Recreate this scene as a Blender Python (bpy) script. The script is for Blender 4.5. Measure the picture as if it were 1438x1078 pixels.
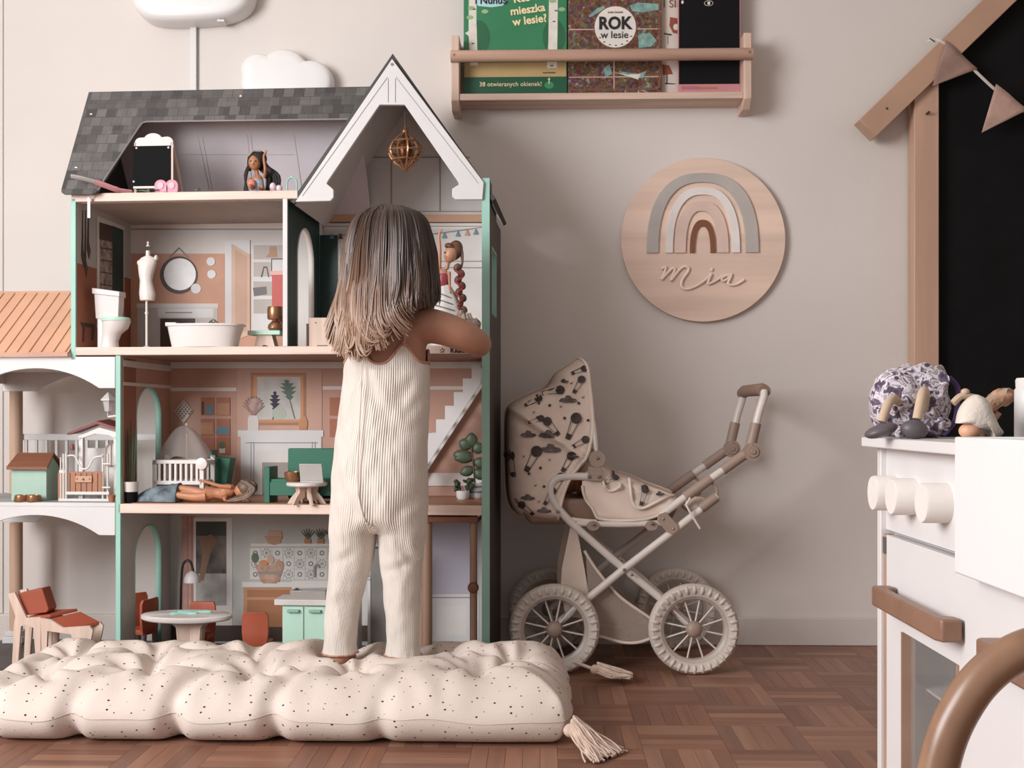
import bpy, bmesh, math, random
from mathutils import Vector, Matrix, noise
random.seed(7)
for o in list(bpy.data.objects): bpy.data.objects.remove(o)
S = bpy.context.scene; C = S.collection
rad = math.radians
# ---------------------------------------------------------------- camera, world, light, exposure
F = 1550.0; YAW = rad(1.5); CAM = (0.0, -3.0, 0.6155); HY = 585.0      # focal length and horizon in pixels of the 1438x1078 frame
cd = bpy.data.cameras.new('camera'); cam = bpy.data.objects.new('camera', cd); C.objects.link(cam)
cd.sensor_width = 36; cd.lens = 36*F/1438; cd.shift_y = (HY-539)/1438; cd.clip_start = .02
cam.location = CAM; cam.rotation_euler = (rad(90), 0, YAW); S.camera = cam
w = bpy.data.worlds.new('World'); S.world = w; w.use_nodes = True
w.node_tree.nodes['Background'].inputs[0].default_value = (1, .985, .97, 1)
w.node_tree.nodes['Background'].inputs[1].default_value = .5
def area(name, loc, target, sx, sy, power, col):
    l = bpy.data.lights.new(name, 'AREA'); l.shape = 'RECTANGLE'; l.size = sx; l.size_y = sy; l.energy = power; l.color = col
    o = bpy.data.objects.new(name, l); C.objects.link(o); o.location = loc
    o.rotation_euler = (Vector(target)-Vector(loc)).to_track_quat('-Z', 'Z').to_euler(); return o
area('window_daylight', (-2.35, -2.72, 1.45), (-.5, -1.2, .85), 1.5, 1.5, 112, (.985, .99, 1))
S.view_settings.view_transform = 'Standard'; S.view_settings.look = 'None'; S.view_settings.gamma = 1
S.view_settings.exposure = 0.12
try: S.view_settings.use_curve_mapping = False
except Exception: pass
# ---------------------------------------------------------------- frames: photo measurements to places
class Frame:
    def __init__(s, x, y, deg): s.o = (x, y); s.a = rad(deg)
    def loc(s, p):
        x, y = p[0]-s.o[0], p[1]-s.o[1]; c, n = math.cos(s.a), math.sin(s.a)
        return (x*c+y*n, -x*n+y*c, p[2])
    def world(s, p):
        c, n = math.cos(s.a), math.sin(s.a)
        return (s.o[0]+p[0]*c-p[1]*n, s.o[1]+p[0]*n+p[1]*c, p[2])
    def ray(s, px, py):
        u = (px-719)/F; v = (HY-py)/F; c, n = math.cos(YAW), math.sin(YAW); D = (-n+u*c, c+u*n)
        ca, sa = math.cos(s.a), math.sin(s.a)
        return (D[0]*ca+D[1]*sa, -D[0]*sa+D[1]*ca, v), s.loc(CAM)
    def P(s, px, py, d):
        dl, cl = s.ray(px, py); t = (d-cl[1])/dl[1]
        return (cl[0]+t*dl[0], d, CAM[2]+t*dl[2], t)
    def PX(s, px, py, x):
        dl, cl = s.ray(px, py); t = (x-cl[0])/dl[0]
        return (x, cl[1]+t*dl[1], CAM[2]+t*dl[2], t)
W = Frame(0, 0, 0)
# ---------------------------------------------------------------- materials
def lin(h):
    h = h.lstrip('#'); r = [int(h[i:i+2], 16)/255 for i in (0, 2, 4)]
    return tuple(((c/12.92) if c <= .04045 else ((c+.055)/1.055)**2.4) for c in r)+(1,)
MATS = {}
def mat(name, col, rough=.55, metal=0, var=.07, scale=8, bump=0, bscale=120, kind=None, alpha=1, col2=None, axis='X', trans=0, spec=.5, sheen=0):
    if name in MATS: return MATS[name]
    m = bpy.data.materials.new(name); m.use_nodes = True; nt = m.node_tree; N = nt.nodes; L = nt.links
    b = N['Principled BSDF']; b.inputs['Roughness'].default_value = rough; b.inputs['Metallic'].default_value = metal
    b.inputs['Specular IOR Level'].default_value = spec
    if sheen: b.inputs['Sheen Weight'].default_value = sheen
    if trans: b.inputs['Transmission Weight'].default_value = trans
    if alpha < 1: b.inputs['Alpha'].default_value = alpha
    c = lin(col); tc = N.new('ShaderNodeTexCoord'); mp = N.new('ShaderNodeMapping'); L.new(tc.outputs['Object'], mp.inputs[0])
    mix = N.new('ShaderNodeMix'); mix.data_type = 'RGBA'
    d = lin(col2) if col2 else tuple(x*(1-var*2.2) for x in c[:3])+(1,)
    e = c if col2 else tuple(min(1, x*(1+var)) for x in c[:3])+(1,)
    mix.inputs[6].default_value = d; mix.inputs[7].default_value = e
    n = N.new('ShaderNodeTexNoise'); n.inputs['Scale'].default_value = scale; n.inputs['Detail'].default_value = 5
    if kind == 'wood':
        sc = {'X': (.06, 1, 1), 'Y': (1, .06, 1), 'Z': (1, 1, .06)}[axis]; mp.inputs['Scale'].default_value = sc
        n.inputs['Distortion'].default_value = .6; n.inputs['Scale'].default_value = scale*9
    if kind == 'wood':      # every piece shows its own grain
        oi = N.new('ShaderNodeObjectInfo'); va = N.new('ShaderNodeVectorMath'); va.operation = 'MULTIPLY_ADD'; va.inputs[1].default_value = (7, 7, 7)
        L.new(oi.outputs['Location'], va.inputs[0]); L.new(mp.outputs[0], va.inputs[2]); L.new(va.outputs[0], n.inputs['Vector'])
    else: L.new(mp.outputs[0], n.inputs['Vector'])
    r = N.new('ShaderNodeValToRGB'); r.color_ramp.elements[0].position = .32; r.color_ramp.elements[1].position = .68
    L.new(n.outputs['Fac'], r.inputs[0]); L.new(r.outputs[0], mix.inputs[0]); L.new(mix.outputs[2], b.inputs['Base Color'])
    if bump:
        n2 = N.new('ShaderNodeTexNoise'); n2.inputs['Scale'].default_value = bscale; n2.inputs['Detail'].default_value = 3
        L.new(mp.outputs[0] if kind == 'wood' else tc.outputs['Object'], n2.inputs['Vector'])
        bp = N.new('ShaderNodeBump'); bp.inputs['Strength'].default_value = bump; bp.inputs['Distance'].default_value = .004
        L.new(n2.outputs['Fac'], bp.inputs['Height']); L.new(bp.outputs[0], b.inputs['Normal'])
    MATS[name] = m; return m
def nodes_of(m): return m.node_tree.nodes, m.node_tree.links, m.node_tree.nodes['Principled BSDF']
def math_node(N, L, op, a, b=None):
    q = N.new('ShaderNodeMath'); q.operation = op
    for i, v in enumerate((a, b)):
        if v is None: continue
        if isinstance(v, (int, float)): q.inputs[i].default_value = v
        else: L.new(v, q.inputs[i])
    return q.outputs[0]
# ---------------------------------------------------------------- mesh builder
class MB:
    def __init__(s, xf=None): s.v = []; s.f = []; s.xf = xf; s.uv = {}
    def add(s, vs, fs):
        o = len(s.v); s.v += [tuple(p) for p in vs]; s.f += [tuple(i+o for i in f) for f in fs]; return s
    def box(s, x0, x1, y0, y1, z0, z1):
        return s.add([(x0,y0,z0),(x1,y0,z0),(x1,y1,z0),(x0,y1,z0),(x0,y0,z1),(x1,y0,z1),(x1,y1,z1),(x0,y1,z1)],
                     [(0,3,2,1),(4,5,6,7),(0,1,5,4),(1,2,6,5),(2,3,7,6),(3,0,4,7)])
    def prism(s, poly, c0, c1, plane='xz'):
        n = len(poly)
        f = {'xz': lambda a, b, c: (a, c, b), 'yz': lambda a, b, c: (c, a, b), 'xy': lambda a, b, c: (a, b, c)}[plane]
        vs = [f(a, b, c0) for a, b in poly]+[f(a, b, c1) for a, b in poly]
        return s.add(vs, [tuple(range(n)), tuple(range(2*n-1, n-1, -1))]+[(i, i+n, (i+1) % n+n, (i+1) % n) for i in range(n)])
    def solid(s, a, b):          # two matching rings of 3D points
        n = len(a)
        return s.add(list(a)+list(b), [tuple(range(n)), tuple(range(2*n-1, n-1, -1))]+[(i, i+n, (i+1) % n+n, (i+1) % n) for i in range(n)])
    def loft(s, rings, caps=True, closed=True):
        n = len(rings[0]); vs = [p for r in rings for p in r]; fs = []
        for i in range(len(rings)-1):
            for j in range(n if closed else n-1): fs.append((i*n+j, i*n+(j+1) % n, (i+1)*n+(j+1) % n, (i+1)*n+j))
        if caps: fs += [tuple(range(n-1, -1, -1)), tuple(range((len(rings)-1)*n, len(rings)*n))]
        return s.add(vs, fs)
    def tube(s, pts, r, n=8, closed=False, flat=1.0):
        pts = [Vector(p) for p in pts]; m = len(pts); rs = r if isinstance(r, (list, tuple)) else [r]*m; rings = []; up = None
        for i, p in enumerate(pts):
            a = pts[(i-1) % m] if (closed or i) else p; b = pts[(i+1) % m] if (closed or i < m-1) else p
            t = (b-a).normalized() if (b-a).length > 1e-9 else Vector((0, 0, 1))
            if up is None: up = t.orthogonal().normalized()
            up = (up-t*up.dot(t)); up = up.normalized() if up.length > 1e-6 else t.orthogonal().normalized()
            q = t.cross(up)
            rings.append([tuple(p+(up*math.cos(2*math.pi*k/n)*flat+q*math.sin(2*math.pi*k/n))*rs[i]) for k in range(n)])
        if closed: rings.append(rings[0])
        return s.loft(rings, caps=not closed)
    def cyl(s, a, b, r0, r1=None, n=20): return s.tube([a, b], [r0, r0 if r1 is None else r1], n)
    def lathe(s, prof, c, n=24, ax='z', sx=1, sy=1, caps=True):
        rings = []
        for r, h in prof:
            ring = []
            for k in range(n):
                a = 2*math.pi*k/n; u, v = r*math.cos(a)*sx, r*math.sin(a)*sy
                ring.append({'z': (c[0]+u, c[1]+v, c[2]+h), 'y': (c[0]+u, c[1]+h, c[2]+v), 'x': (c[0]+h, c[1]+u, c[2]+v)}[ax])
            rings.append(ring)
        return s.loft(rings, caps=caps)
    def ell(s, c, r, n=16, m=10, rot=None):
        rings = []
        for i in range(m+1):
            th = math.pi*(.001+.998*i/m); ring = []
            for k in range(n):
                a = 2*math.pi*k/n; p = Vector((r[0]*math.sin(th)*math.cos(a), r[1]*math.sin(th)*math.sin(a), r[2]*math.cos(th)))
                if rot: p = rot @ p
                ring.append((c[0]+p.x, c[1]+p.y, c[2]+p.z))
            rings.append(ring)
        return s.loft(rings)
    def grid(s, rows):
        n = len(rows[0]); return s.add([p for r in rows for p in r], [(i*n+j, i*n+j+1, (i+1)*n+j+1, (i+1)*n+j) for i in range(len(rows)-1) for j in range(n-1)])
    def mesh(s, name, recalc=True, ang=38):
        me = bpy.data.meshes.new(name); vs = [s.xf(p) for p in s.v] if s.xf else s.v
        me.from_pydata(vs, [], s.f)
        if recalc:
            bm = bmesh.new(); bm.from_mesh(me); bmesh.ops.recalc_face_normals(bm, faces=bm.faces); bm.to_mesh(me); bm.free()
        for p in me.polygons: p.use_smooth = True
        me.set_sharp_from_angle(angle=rad(ang)); me.update(); return me
    def build(s, name, m, parent=None, bevel=0, seg=2, recalc=True, ang=38, subs=0, remesh=0, smooth=0, kind=None, label=None):
        o = bpy.data.objects.new(name, s.mesh(name, recalc, ang)); C.objects.link(o); o.data.materials.append(m)
        if parent: o.parent = parent
        if remesh:
            q = o.modifiers.new('r', 'REMESH'); q.mode = 'VOXEL'; q.voxel_size = remesh; q.use_smooth_shade = True
        if smooth:
            q = o.modifiers.new('s', 'SMOOTH'); q.factor = .5; q.iterations = smooth
        if bevel:
            q = o.modifiers.new('b', 'BEVEL'); q.width = bevel; q.segments = seg; q.limit_method = 'ANGLE'; q.angle_limit = rad(35)
            q.harden_normals = False
        if subs:
            q = o.modifiers.new('u', 'SUBSURF'); q.levels = subs; q.render_levels = subs
        if kind: o['kind'] = kind
        if label: o['label'] = label
        return o
def tag(o, label, cat, group=None):
    o['label'] = label; o['category'] = cat
    if group: o['group'] = group
    return o
def struct(o): o['kind'] = 'structure'; return o
def empty(name, loc, rot=0):
    o = bpy.data.objects.new(name, None); C.objects.link(o); o.location = loc; o.rotation_euler = (0, 0, rot); o.empty_display_size = .05; return o
class T:    # a thing standing at a measured place; its shapes are written in photo pixels (x, depth, y) at that distance
    def __init__(s, fr, name, label, cat, px, py, d, z=None, group=None, rot=0):
        q = fr.P(px, py, d); s.k = q[3]/F; s.px, s.py = px, py; s.info = (label, cat, group); s.name = name
        if z is not None: s.py = HY-(z-CAM[2])*F/q[3]
        s.loc = fr.world((q[0], d, q[2] if z is None else z)); s.rot = fr.a+rad(rot); s.r = None
    @property
    def root(s):
        if s.r is None: s.r = tag(empty(s.name, s.loc, s.rot), *s.info)
        return s.r
    def mb(s): return MB(lambda p: ((p[0]-s.px)*s.k, p[1]*s.k, (s.py-p[2])*s.k))
    def part(s, mb, name, m, parent=None, **k): return mb.build(name, m, parent or s.root, **k)
    def single(s, mb, m, **k):
        o = mb.build(s.name, m, **k); o.location = s.loc; o.rotation_euler = (0, 0, s.rot); return tag(o, *s.info)
def copy_tree(o, parent=None):
    c = o.copy(); C.objects.link(c); c.parent = parent
    for ch in list(o.children): copy_tree(ch, c)
    return c
def text(body, size, loc, rot, m, parent, name='lettering', ext=.0006, bold=0, sx=1, align='CENTER'):
    cu = bpy.data.curves.new('t', 'FONT'); cu.body = body; cu.size = size; cu.extrude = ext; cu.align_x = align; cu.align_y = 'CENTER'; cu.offset = bold; cu.resolution_u = 3
    t = bpy.data.objects.new('t', cu); C.objects.link(t); bpy.context.view_layer.update()
    me = bpy.data.meshes.new_from_object(t.evaluated_get(bpy.context.evaluated_depsgraph_get())); bpy.data.objects.remove(t); bpy.data.curves.remove(cu)
    o = bpy.data.objects.new(name, me); C.objects.link(o); me.materials.clear(); me.materials.append(m); o.parent = parent
    o.location = loc; o.rotation_euler = rot; o.scale = (sx, 1, 1); return o
def arc(cx, cy, rx, ry, a0, a1, n=12): return [(cx+rx*math.cos(rad(a0+(a1-a0)*i/n)), cy+ry*math.sin(rad(a0+(a1-a0)*i/n))) for i in range(n+1)]
def smooth_path(pts, n=6):    # Catmull-Rom
    out = []; P = [Vector(p) for p in pts]
    for i in range(len(P)-1):
        a, b, c, d = P[max(i-1, 0)], P[i], P[i+1], P[min(i+2, len(P)-1)]
        for k in range(n):
            t = k/n; out.append(tuple(.5*((2*b)+(c-a)*t+(2*a-5*b+4*c-d)*t*t+(3*b-a-3*c+d)*t**3)))
    out.append(tuple(P[-1])); return out
def lerp_tab(tab, x):
    if x <= tab[0][0]: return tab[0][1:]
    for a, b in zip(tab, tab[1:]):
        if x <= b[0]:
            t = (x-a[0])/(b[0]-a[0]); return tuple(p+(q-p)*t for p, q in zip(a[1:], b[1:]))
    return tab[-1][1:]
# ---------------------------------------------------------------- palette
white = mat('white_paint', 'd2cfce', .45, var=.02); offwhite = mat('off_white_print', 'd9d2cd', .6, var=.04)
black = mat('black', '08080a', .8, var=.02, spec=.2); gold = mat('gold_plastic', '9c7152', .3, .6, var=.05)
teal = mat('teal_edge_paint', '98c4b6', .55, var=.04); mint = mat('mint_paint', 'b4d6c4', .5, var=.04)
pine = mat('pale_pine', 'e0c8ba', .55, kind='wood', var=.07, scale=5); pine_z = mat('pale_pine_upright', 'd8beae', .55, kind='wood', axis='Z', scale=5)
steel = mat('steel', '8f8a86', .35, .8); rust = mat('rust_red', 'a24e35', .5, var=.05); brown = mat('brown_wood', '7d4f38', .5, kind='wood', scale=5)
peach_skin = mat('doll_skin', 'bb7f5e', .45, var=.04)
# ---------------------------------------------------------------- the room
wallm = mat('wall_plaster', 'd4ccc6', .75, var=.018, scale=2.5, bump=.06, bscale=260)
ceilm = mat('ceiling_paint', 'e6e1dc', .8, var=.02)
struct(MB().box(-2.4, 2.4, 0, .12, 0, 2.55).build('wall_back', wallm))
m_ = MB(); m_.box(-2.52, -2.4, -5, -3.5, 0, 2.55).box(-2.52, -2.4, -1.9, .12, 0, 2.55).box(-2.52, -2.4, -3.5, -1.9, 0, .65).box(-2.52, -2.4, -3.5, -1.9, 2.25, 2.55)
struct(m_.build('wall_left', wallm)); struct(MB().box(2.4, 2.52, -5, .12, 0, 2.55).build('wall_right', wallm))
struct(MB().box(-2.52, 2.52, -5, .12, 2.55, 2.65).build('ceiling', ceilm))
wf = MB().box(-2.5, -2.44, -3.5, -3.44, .65, 2.25).box(-2.5, -2.44, -1.96, -1.9, .65, 2.25).box(-2.5, -2.44, -3.44, -1.96, .65, .71).box(-2.5, -2.44, -3.44, -1.96, 2.19, 2.25).box(-2.49, -2.45, -2.72, -2.68, .71, 2.19)
struct(wf.build('window_1', white))
for nm, x0, x1, y0, y1 in (('baseboard_back', -2.4, 2.4, -.014, 0), ('baseboard_left', -2.4, -2.386, -5, -.014), ('baseboard_right', 2.386, 2.4, -5, -.014)):
    struct(MB().box(x0, x1, y0, y1, 0, .075).build(nm, mat('baseboard_paint', 'cfc6c0', .5, var=.02), bevel=.003))
_q = W.P(3, 300, 0); struct(MB().box(_q[0]-.03, _q[0]+.004, -.004, 0, .075, 2.55).build('trim_1', wallm, bevel=.002))
# parquet: blocks of six slats, alternately turned; joints are gaps over a dark bed
floor = struct(MB().box(-2.4, 2.4, -5, .0, -.05, -.004).build('floor', mat('parquet_bed', '3a241b', .7)))
pq = [mat('oak_slat_%d' % i, c, .42, kind='wood', axis='X', scale=4, var=.1) for i, c in enumerate(('8a604d', '946a55', '7d5645', '9a715c', '865f4f'))]
bs = .158; nsl = 5; sw = bs/nsl; g = .0006
slat = [MB().box(-bs/2+g/2, bs/2-g/2, -sw/2+g/2, sw/2-g/2, -.006, 0).build('plank', m) for m in pq]
for s_ in slat: s_.parent = floor
sm = [s_.data for s_ in slat]
for s_ in slat: bpy.data.objects.remove(s_)
bulk = {i: MB() for i in range(len(pq))}; cand = []
for i in range(-16, 16):
    for j in range(-32, 0):
        cx, cy = (i+.5)*bs+.03, (j+.5)*bs
        if abs(cx) > 2.3: continue
        for q in range(nsl):
            o_ = (q+.5)*sw-bs/2
            x, y, turn = (cx, cy+o_, 0) if (i+j) % 2 else (cx+o_, cy, 1)
            k = random.choice((0, 0, 1, 1, 2, 3, 4, 2))
            D = y+3; ux = 719+F*(x/D+.026) if D > .5 else -9; vy = HY+F*.6155/D if D > .5 else 9e9
            hid = D < .5 or vy > 1100 or ux < -60 or ux > 1270 or (ux < 830 and vy < 1040 and not (ux > 800 and vy > 900)) or (x > .43 and -2.3 < y < -1.49)
            cand.append((hid, -vy, x, y, turn, k))
cand.sort()
for n_, (hid, _, x, y, turn, k) in enumerate(cand):
    if n_ < 300 and not hid:
        o = bpy.data.objects.new('plank', sm[k]); C.objects.link(o); o.parent = floor; o.location = (x, y, 0); o.rotation_euler = (0, 0, rad(90)*turn)
    else:
        a, b_ = (bs/2-g/2, sw/2-g/2); a, b_ = (b_, a) if turn else (a, b_)
        bulk[k].add([(x-a, y-b_, 0), (x+a, y-b_, 0), (x+a, y+b_, 0), (x-a, y+b_, 0)], [(0, 1, 2, 3)])
allm = MB(); idx = []
for k, b_ in bulk.items(): allm.add(b_.v, b_.f); idx += [k]*len(b_.f)
ro = allm.build('remaining_planks', pq[0], floor, recalc=False, kind='stuff')
for m in pq[1:]: ro.data.materials.append(m)
for p, k in zip(ro.data.polygons, idx): p.material_index = k
# ---------------------------------------------------------------- dollhouse
_o = W.P(683, 585, -.46); H = Frame(_o[0], -.46, -2.6); HB = .31
house = tag(empty('dollhouse', H.world((0, 0, 0)), H.a), 'large open-fronted wooden dollhouse with grey shingled roof and teal edges', 'dollhouse')
zG, zL, zD, zB, zA = .02, .41, .412, .78, 1.144
xl = -.873; xb = -.982; xp = -.472; xe = -1.31       # living room wall, bathroom wall, partition, porch end
lilac = mat('lilac_grey_print', 'c9c1c6', .6, var=.03); deckm = mat('grey_deck_print', '9ea3a2', .4, kind='wood', var=.1, scale=4)
rosewall = mat('salmon_wall_print', 'bf9583', .6, var=.05); orangewall = mat('orange_wall_print', 'c9977e', .6, var=.06); rustwall = mat('rust_wall_print', '9a5d42', .6, var=.08)
greenwall = mat('dark_green_print', '1f3d39', .55, var=.15); greywall = mat('pale_grey_wall_print', 'b6b3ae', .6, var=.04); inner = mat('panel_grey_print', 'bdb6b2', .6, var=.04)
darkbrown = mat('dark_brown_print', '4a372f', .55, var=.1); lineart = mat('grey_print_line', '8f8886', .6, var=.05); woodprint = mat('wood_print', 'b9855f', .5, kind='wood', scale=5)
shingle = mat('shingle_print', '4d4b4b', .6)
def make_shingle(m):
    N, L, b = nodes_of(m); tc = N.new('ShaderNodeTexCoord'); sp = N.new('ShaderNodeSeparateXYZ'); L.new(tc.outputs['Object'], sp.inputs[0])
    cb = N.new('ShaderNodeCombineXYZ'); L.new(sp.outputs[0], cb.inputs[0]); L.new(sp.outputs[2], cb.inputs[1])
    prev = None
    for sc, w_, h_, off, lo, hi in ((1, .021, .019, .37, '3f3d3c', '575453'), (1, .0255, .0245, .31, '343232', '7d7977')):
        br = N.new('ShaderNodeTexBrick'); br.offset = off; br.inputs['Scale'].default_value = sc; br.inputs['Brick Width'].default_value = w_; br.inputs['Row Height'].default_value = h_
        br.inputs['Mortar Size'].default_value = .0006; br.inputs['Color1'].default_value = lin(lo); br.inputs['Color2'].default_value = lin(hi); br.inputs['Mortar'].default_value = lin('35322f')
        L.new(cb.outputs[0], br.inputs['Vector'])
        if prev is not None:
            mx = N.new('ShaderNodeMix'); mx.data_type = 'RGBA'; mx.inputs[0].default_value = .5; L.new(prev, mx.inputs[6]); L.new(br.outputs['Color'], mx.inputs[7]); prev = mx.outputs[2]
        else: prev = br.outputs['Color']
    L.new(prev, b.inputs['Base Color'])
make_shingle(shingle)
darkedge = mat('dark_roof_edge', '3c3937', .6, var=.05)
def hp(mb, name, m, parent=None, **k): return mb.build(name, m, parent or house, **k)
# carcass boards
hp(MB().box(xe-.02, .007, .0, .33, 0, zG), 'base_board', mat('dark_floor_print', '4b4340', .5, kind='wood', scale=5), bevel=.001)
hp(MB().box(xl, -.01, .0, HB, zL-.022, zL), 'living_floor', pine, bevel=.0015)
hp(MB().box(xl+.012, -.011, .02, HB-.001, zL, zL+.0012), 'floor_print', mat('orange_wood_print', '9c6847', .45, kind='wood', scale=5))
hp(MB().box(xb+.005, -.01, .0, HB, zB-.019, zB), 'bathroom_floor', pine, bevel=.0015)
hp(MB().box(xl+.012, -.011, .02, HB-.001, zB-.0202, zB-.019), 'ceiling_print', mat('brown_ceiling_print', '9a7a69', .6))
hp(MB().box(xb-.005, xp+.03, .0, HB, zA-.02, zA), 'attic_floor', pine, bevel=.0015)
hp(MB().box(xb+.012, xp, .015, HB-.001, zA-.0212, zA-.02), 'ceiling_print', mat('grey_ceiling_print', 'b0a39a', .6))
hp(MB().box(xb-.006, xb+.006, 0, HB, zB-.03, zA-.012), 'side_panel', teal, bevel=.001)
hp(MB().box(xl-.006, xl+.006, 0, .012, zG, zB-.02), 'panel_edge', teal, bevel=.001)
def arch_wall(x0, x1, lo, hi, d0, d1, sill, spring, top, back=HB):   # side wall with an arched opening: jambs, head
    m = MB(); m.prism([(0.012, lo), (d0, lo), (d0, spring)]+[((d0+d1)/2-(d1-d0)/2*math.cos(rad(a)), spring+(top-spring)*math.sin(rad(a))) for a in range(15, 180, 15)]+[(d1, spring), (d1, lo), (back, lo), (back, hi), (.012, hi)], x0, x1, 'yz')
    return m
hp(arch_wall(xl-.006, xl+.006, zL, zB-.02, .09, .245, 0, .62, .69), 'side_panel', rosewall)
hp(arch_wall(xl-.006, xl+.006, zG, zL-.022, .08, .245, 0, .27, .345), 'side_panel', greywall)
for (a, b, s_, t_, lo) in ((.09, .245, .62, .69, zL), (.08, .245, .27, .345, zG)):
    pts = [(xl, b, lo+.001), (xl, b, s_)]+[(xl, (a+b)/2+(b-a)/2*math.cos(rad(q)), s_+(t_-s_)*math.sin(rad(q))) for q in range(12, 180, 12)]+[(xl, a, s_), (xl, a, lo+.001)]
    m = MB()
    for w_ in (1,):
        rows = [[(p[0]-.0075, p[1], p[2]) for p in pts], [(p[0]+.0075, p[1], p[2]) for p in pts]]
        m.grid(rows)
    o = hp(m, 'arch_lining', teal); q = o.modifiers.new('s', 'SOLIDIFY'); q.thickness = .004; q.offset = 0
# right wall with window
rw = MB(); wz0, wz1, wd0, wd1 = .86, 1.02, .075, .2
rw.box(-.009, .006, .0, wd0, 0, 1.165).box(-.009, .006, wd1, .33, 0, 1.1).box(-.009, .006, wd0, wd1, 0, wz0).box(-.009, .006, wd0, wd1, wz1, 1.12)
hp(rw, 'side_panel', mat('side_panel_print', '4a433f', .6, var=.12, scale=12)); hp(MB().box(-.0105, .0075, -.0012, .004, 0, 1.165), 'panel_edge', teal)
wl = MB().box(-.009, .0065, wd1-.006, wd1, wz0, wz1).box(-.009, .0065, wd0, wd1, wz1-.005, wz1).box(-.009, .0065, wd0, wd0+.005, wz0, wz1); hp(wl, 'window_lining', teal)
hp(MB().box(-.0105, -.0092, .004, HB, zG, 1.1), 'wall_print', offwhite)
# partition between bathroom and tower
px_ = MB().prism([(.004, zB), (.087, zB), (.087, 1.0)]+[(.1655-.0785*math.cos(rad(a)), 1.0+.083*math.sin(rad(a))) for a in range(15, 180, 15)]+[(.244, 1.0), (.244, zB), (HB, zB), (HB, zA-.02), (.004, zA-.02)], xp-.004, xp+.0045, 'yz')
hp(px_, 'partition', greenwall); hp(MB().box(xp-.005, xp+.0055, -.001, .005, zB, zA-.02), 'panel_edge', white)
pts = [(.244, zB), (.244, 1.0)]+[(.1655+.0785*math.cos(rad(q)), 1.0+.083*math.sin(rad(q))) for q in range(12, 180, 12)]+[(.087, 1.0), (.087, zB)]
o = hp(MB().grid([[(xp-.007, a, b) for a, b in pts], [(xp+.007, a, b) for a, b in pts]]), 'arch_lining', offwhite); o.modifiers.new('s', 'SOLIDIFY').thickness = .002
# back walls room by room
hp(MB().box(xb, xp, HB, HB+.006, zB, zA-.02), 'back_panel', offwhite); hp(MB().box(xl, -.01, HB, HB+.006, zL, zB-.019), 'back_panel', rosewall)
hp(MB().box(xl, -.01, HB, HB+.006, zG, zL-.022), 'back_panel', greywall)
xa, ha = -.2185, .232      # tower ridge and half span
apex = 1.447; eave = 1.112
hp(MB().prism([(xp, zB), (-.009, zB), (-.009, eave+.02), (xa, apex-.008), (xp+.012, eave+.004)], HB, HB+.006), 'back_panel', mat('tower_panel_print', 'cbc6c2', .6, var=.04))
# tower roof
for s_ in (-1, 1):
    e = (xa+s_*ha, eave); t_ = .010; nx, nz = (apex-eave), ha; l_ = math.hypot(nx, nz); nx, nz = s_*nx/l_*t_, nz/l_*t_
    hp(MB().prism([(xa, apex-.003), e, (e[0]+nx, e[1]+nz), (xa, apex+.011)], .002, .335), 'roof_panel', darkedge, bevel=.001)
    hp(MB().prism([(xa, apex-.0045), (e[0], e[1]-.0015), (e[0], e[1]), (xa, apex-.003)], .01, .335), 'roof_lining', inner)
def hz(px, py, d=0): q = H.P(px, py, d); return (q[0], q[2])
gp = [hz(*p) for p in ((551.4, 84), (680, 257), (678, 281), (640, 281), (635.4, 277), (635.4, 266), (640, 263), (645, 260), (643.7, 256), (569, 148.3), (534, 148.3), (461, 256), (460, 259), (465, 263), (469.5, 267), (469.5, 278), (465, 283), (416, 284))]
hp(MB().prism(gp, -.008, .003), 'gable_board', white, bevel=.0012)
for a, b in (((426, 276), (545, 110)), ((672, 258), (557, 110)), ((546, 112), (546, 145)), ((556, 112), (556, 145))):
    p, q = hz(*a), hz(*b); hp(MB().tube([(p[0], -.0085, p[1]), (q[0], -.0085, q[1])], .0007, 4), 'moulding_line', lineart)
p = hz(551.5, 92); hp(MB().cyl((p[0], -.0075, p[1]), (p[0], -.0095, p[1]), .0035, n=12), 'screw', steel)
# main roof: leaning front panel with wide opening, back panel, end gable
def rf(px, py): d = -.02+(272-py)/147*.15; q = H.P(px, py, d); return (q[0], d, q[2])
rp = [(124.5, 129), (536, 121), (510, 167.2), (206, 171), (200, 173), (196, 178), (147, 252), (138, 267), (134, 271), (128, 272.5), (90, 273), (86, 270), (86, 265)]
fr_ = [rf(*p) for p in rp]; hp(MB().solid(fr_, [(x, d+.012, z+.001) for x, d, z in fr_]), 'roof_panel', shingle, bevel=.001)
op = [fr_[i] for i in (3, 4, 5, 6, 7)]; op = [(fr_[2][0], fr_[2][1], fr_[2][2])]+op
hp(MB().tube([(x, d-.001, z) for x, d, z in op], .0022, 6), 'opening_edge', mat('opening_edge_paint', '8d8784', .6))
rt = rf(128, 130); rz = rt[2]
hp(MB().solid([(xb, HB, zA), (xp+.14, HB, zA), (xp+.14, rt[1]+.012, rz-.004), (xb+.02, rt[1]+.012, rz-.004)], [(xb, HB+.008, zA), (xp+.14, HB+.008, zA), (xp+.14, rt[1]+.02, rz), (xb+.02, rt[1]+.02, rz)]), 'back_roof_panel', lilac)
hp(MB().prism([(-.005, zA), (HB, zA), (rt[1]+.02, rz-.004), (rt[1]+.005, rz-.004)], xb+.012, xb+.018, 'yz'), 'end_panel', mat('dark_navy_print', '2c2a30', .6))
def bk(px, py):   # point on the leaning back panel
    z = H.P(px, py, HB)[2]; d = HB
    for _ in range(6): d = HB-(z-zA)/(rz-zA)*(HB-rt[1]-.012); z = H.P(px, py, d)[2]
    q = H.P(px, py, d-.0008); return (q[0], d-.0008, q[2])
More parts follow.
